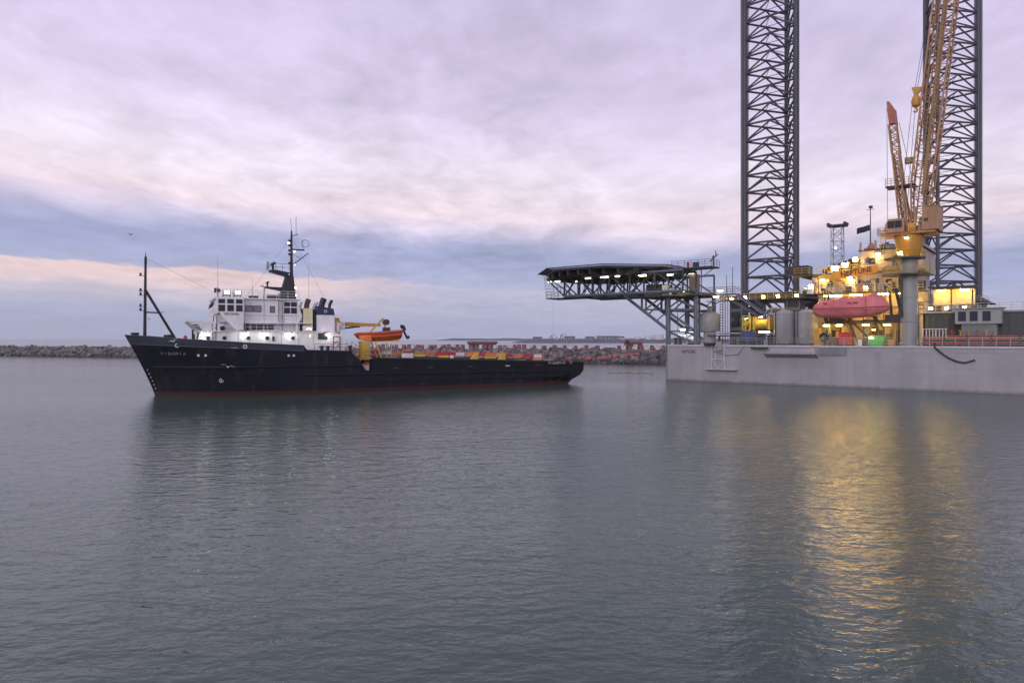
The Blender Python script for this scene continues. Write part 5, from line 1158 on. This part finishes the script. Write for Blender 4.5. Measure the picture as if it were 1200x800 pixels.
m = MB(); lattice(m, (33.8,3.0,33.2), (33.35,3.0,37.5), 1.0, .95, (1,0,0), 5, .09, .06); m.build('gantry_top', tan, PC)
MB().hexa([(32.95,2.5,37.5),(33.95,2.5,37.5),(33.95,3.5,37.5),(32.95,3.5,37.5),(32.75,2.5,39.6),(33.75,2.5,39.4),(33.75,3.5,39.4),(32.75,3.5,39.6)]).hexa([(32.75,2.55,39.6),(33.75,2.55,39.4),(33.75,3.45,39.4),(32.75,3.45,39.6),(32.65,2.55,40.8),(33.0,2.55,40.7),(33.0,3.45,40.7),(32.65,3.45,40.8)]).build('gantry_head', tanred, PC)
MB().box(32.6,36.2,2.0,4.4,28.4,28.6).build('gantry_platform', rust_grate, PC); railing(PC, [(32.6,2.02,28.6),(36.2,2.02,28.6)], 1.0, .035, 3, .8, tan)
MB().tube((33.0,1.5,22),(32.9,1.5,39.5),.03,n=4).tube((34.2,2.8,37.5),(36.6,2.8,25.3),.03,n=4).tube((35.9,2.6,40.5),(34.4,2.6,25),.03,n=4).tube((36.3,2.6,40.5),(35.2,2.6,25),.03,n=4).build('guy_wire', black, PC)
b0, b1, b2 = Vector((36.6,3,22.4)), Vector((37.0,3,29.0)), Vector((42.6,3,79))
bm_ = MB(); lattice(bm_, b0, (37.05,3,28.0), 1.5, 2.5, (1,0,0), 4, .11, .06); lattice(bm_, (37.05,3,28.0), b2, 2.5, 2.7, (1,0,0), 30, .12, .06)
bm_.build('boom', tan, PC)
MB().tube((36.2,2.9,23),(40.4,2.9,66),.09,n=6).tube((37.0,3.3,23),(41.2,3.3,66),.09,n=6).box(34.9,35.9,2.6,3.4,31.6,32.4).build('boom_pendant', boomo, PC)
MB().bar((37.05,3,27),(41.4,3,70),.35,.4).build('boom_ladder_way', boomo, PC)
hk = MB().lathe([(.1,39.0),(.5,39.3),(.62,39.9),(.45,40.5),(.2,40.9)], (36.35,2.3), 14).build('hook_block', ochre, PC, True)
MB().path([(36.35,2.3,39.1),(36.55,2.3,38.7),(36.35,2.3,38.4),(36.05,2.3,38.6)], .12, 8).hexa([(36.1,2.1,40.9),(36.6,2.1,40.9),(36.6,2.5,40.9),(36.1,2.5,40.9),(35.8,2.1,41.9),(37.4,2.1,41.7),(37.4,2.5,41.7),(35.8,2.5,41.9)]).build('hook', ochre, hk)
MB().tube((36.2,2.3,41.5),(38.6,2.6,57),.03,n=4).tube((36.4,2.3,40.9),(38.8,2.6,57),.03,n=4).build('hoist_wire', black, PC)
lamp(PC, (34.6,1.0,18.9), L_sodium, (.6,.25,.4), (0,-.8,-.5)); lamp(PC, (35.4,1.2,21.0), L_sodium, (.4,.2,.3), (0,-.5,-.8))
# ------------------------------------------------ shed, shelter, cabin to the right of the crane
SD = rig('machinery_shed', 'dark corrugated machinery shed right of the crane column', 'shed', (43,9,6))
shw = MB().box(36.9,50.5,6.0,13,6.02,10.6).build('wall', corrug, SD)
for k in range(17): x = 37.0+.8*k; MB().box(x,x+.36,5.9,5.998,6.3,10.3).build('corrugated_panel', corrug, shw)
MB().box(36.6,50.8,5.7,13.3,10.6,10.85).build('roof', tankgrey, SD)
railing(SD, [(37,5.8,10.85),(50.5,5.8,10.85)], 1.0, .035, 3, 1.2, MATS['rail_pale'])
for x in (37.6,39.5,41.6): lamp(SD, (x,5.9,11.3), L_sodium, (.4,.2,.3), (0,-.8,-.3))
SHE = rig('lit_shelter', 'open shelter glowing yellow above the dark shed', 'shelter', (39.5,10,11))
MB().box(37.3,42.4,10.6,10.7,11.9,14.2).build('back_sheet', mat('sheet_cream', (.72,.60,.36), .6), SHE)
m = MB(); 
for x in (37.3,39.8,42.3): m.box(x-.08,x+.08,8.2,8.36,10.86,14.2); m.box(x-.08,x+.08,10.72,10.88,10.86,14.2)
m.box(37.1,42.5,8.2,8.4,14.2,14.35).box(37.1,42.5,10.72,10.9,14.2,14.35).build('frame', darksteel, SHE); MB().box(36.9,42.7,8.0,11.1,14.36,14.5).build('roof', darksteel, SHE)
for x in (38.4,41.2): tubelight(SHE, (x,9.6,14.0), L_sodium, 1.0)
for k, x in enumerate((37.9,38.9,40.0,41.0,41.9)): MB().box(x-.35,x+.35,8.6,9.6,10.86,11.7+.15*(k%2)).build('stored_crate', (darksteel, ochre, quartw)[k%3], SHE)
CB = rig('control_cabin', 'grey cabin with dark windows raised on a post block at the rig edge', 'cabin', (42,3,6))
MB().box(40.9,46.0,2.4,5.4,9.0,11.0).build('body', tankgrey, CB); MB().box(41.6,45.5,2.7,5.2,6.02,9.0).build('base', jackgreen, CB)
for x in (41.7,43.0,44.4): window(CB, (x,2.4,10.0), (1,0,0), (0,0,1), .9, 1.3, tankgrey, winglass)
MB().box(40.6,46.3,2.1,5.7,11.0,11.15).build('roof', tankgrey, CB)
# pipe rack with coloured valves at the deck edge
PR = rig('pipe_rack', 'low rack of rusty and yellow pipes at the deck edge by the hose', 'pipe rack', (40,2,6))
m = MB()
for x in (37.4,39.8,42.4,45,48): m.box(x-.08,x+.08,1.2,1.36,6.02,7.5).box(x-.08,x+.08,2.2,2.36,6.02,7.5)
m.build('frame', darksteel, PR)
for k, (z, mt) in enumerate(((6.5,redp),(6.85,darksteel),(7.1,ochre),(7.35,redp))): MB().tube((37.2,1.5+.12*k,z),(49,1.5+.12*k,z),.11,n=8).build('pipe', mt, PR)
for k in range(9):
    x = 37.8+.95*k; vv_ = MB().tube((x,1.5,7.4),(x,1.5,8.1),.06).torus((x,1.5,8.1),.2,.04,'z',12,5).build('valve_wheel', (redp, yellow, ochre)[k%3], PR)
m = MB()
for k in range(8): m.tube((37.4+.38*k,.9,7.2),(37.4+.38*k,.9,8.35),.04)
m.tube((37.3,.9,8.35),(40.2,.9,8.35),.04).build('vent_pipe', white, PR)
# ---- rig deck clutter: lockers and drums between rail and tanks
for k, (x, y, mt, lab) in enumerate(((10.9,1.6,darksteel,'dark oil drum beside the boarding ladder head'),(16.0,1.4,tankgrey,'grey oil drum in front of the cable reel'),(25.6,1.5,darksteel,'dark oil drum left of the red tote'),(29.4,1.5,white,'white oil drum between red tote and green skip'),(33.4,1.4,ochre,'ochre oil drum left of the crane column'))):
    D = rig('oil_drum', lab, 'drum', (x,y,6), 'oil drums on the rig deck')
    MB().lathe([(.29,6.02),(.3,6.05),(.3,6.3),(.315,6.32),(.3,6.34),(.3,6.6),(.315,6.62),(.3,6.64),(.3,6.88),(.28,6.9)], (x,y), 16).build('shell', mt, D, True)
    MB().tube((x+.12,y,6.9),(x+.12,y,6.94),.05,n=8).build('bung', black, D)
m = MB().box(8.6,30.0,2.9,3.1,7.6,7.7)
o = crate('deck_pipework', 'long grey pipe run on stands along the rig deck behind the rail', 'pipework', (12,3,6),
      [('pipe', MB().tube((6.0,3.0-.9,7.9),(17,3.0-.9,7.9),.14,n=8), tankgrey), ('pipe', MB().tube((6.0,2.4,7.5),(17,2.4,7.5),.1,n=8), darksteel), ('stand', MB().box(8,8.15,2.0,2.5,6.02,7.4).box(12,12.15,2.6,2.9,6.02,7.4).box(16,16.15,2.0,2.5,6.02,7.4), darksteel)])
# ---- move every rig empty to the base of its thing
for o, base in REB:
    Rm = Matrix.Rotation(RZ, 3, 'Z'); o.location = RL+Rm @ base
    if o.type == 'EMPTY':
        for ch in o.children: ch.location = ch.location-base
    else: o.data.transform(Matrix.Translation(-base))
# ================================================================== GULLS AND FLOATING LINE
def gull(loc, rz, roll, label, mt, s=1.0):
    m = MB().ball((0,0,0), .09, 10, 6, (2.2,.9,.85)).ball((.21,0,.04), .05)
    m.tube((.25,0,.04),(.32,0,.03),.015,.004)
    m.add([(-.17,-.04,0),(-.17,.04,0),(-.32,.08,.0),(-.32,-.08,.0),(-.17,-.04,.015),(-.17,.04,.015),(-.32,.08,.01),(-.32,-.08,.01)], [(0,1,2,3),(4,5,6,7),(0,3,7,4),(1,2,6,5),(2,3,7,6),(0,1,5,4)])
    for sg in (-1,1):
        pts = [(.09,sg*.05,.02),(-.09,sg*.05,.02),(-.07,sg*.30,.20),(.11,sg*.30,.20),(-.12,sg*.62,.10),(-.02,sg*.64,.10)]
        m.add(pts+[(x,y,z+.015) for x,y,z in pts], [(0,1,2,3),(3,2,4,5),(6,7,8,9),(9,8,10,11),(0,3,9,6),(3,5,11,9),(1,2,8,7),(2,4,10,8),(4,5,11,10)])
    o = m.build('gull', mt); o.location = loc; o.rotation_euler = (roll,0,rz); o.scale = (s,s,s)
    tag(o, label, 'gull', 'gulls flying over the harbour')
def at(px, py, Yd): return ((px-600)/800*Yd, Yd, 7+(397-py)/800*Yd)
gull(at(203,400,74), R(70), R(-14), 'white gull flying in front of the tug bow bulwark', skin_w, .95)
gull(at(267,430,70), R(115), R(14), 'white gull gliding low against the black tug hull', skin_w, 1.05)
gull(at(153,275,110), R(80), R(10), 'small dark gull high in the sky left of the tug mast', gull_g, 1.1)
pts = [Vector((19.5+9*i/30, 141+.7*math.sin(i*.55)+.3*math.sin(i*1.7)-i*.12, .02)) for i in range(31)]
o = MB().path(pts, .05, 6).build('floating_line', black); tag(o, 'dark line floating on the water beside the rig corner', 'rope')
# ================================================================== HAZE
hz_ = MB().box(-4200,4200,-60,4200,-2,101).mesh('haze')
hv = bpy.data.materials.new('thin_sea_haze'); hv.use_nodes = True; t = hv.node_tree; t.nodes.clear()
pv = t.nodes.new('ShaderNodeVolumePrincipled'); pv.inputs['Density'].default_value = .0001; pv.inputs['Color'].default_value = (.95,.96,1,1); pv.inputs['Anisotropy'].default_value = 0.2
on = t.nodes.new('ShaderNodeOutputMaterial'); t.links.new(pv.outputs[0], on.inputs['Volume']); hz_.materials.append(hv)
o = put('haze', hz_); tag(o, 'thin pale sea haze over the harbour', 'haze', kind='stuff')
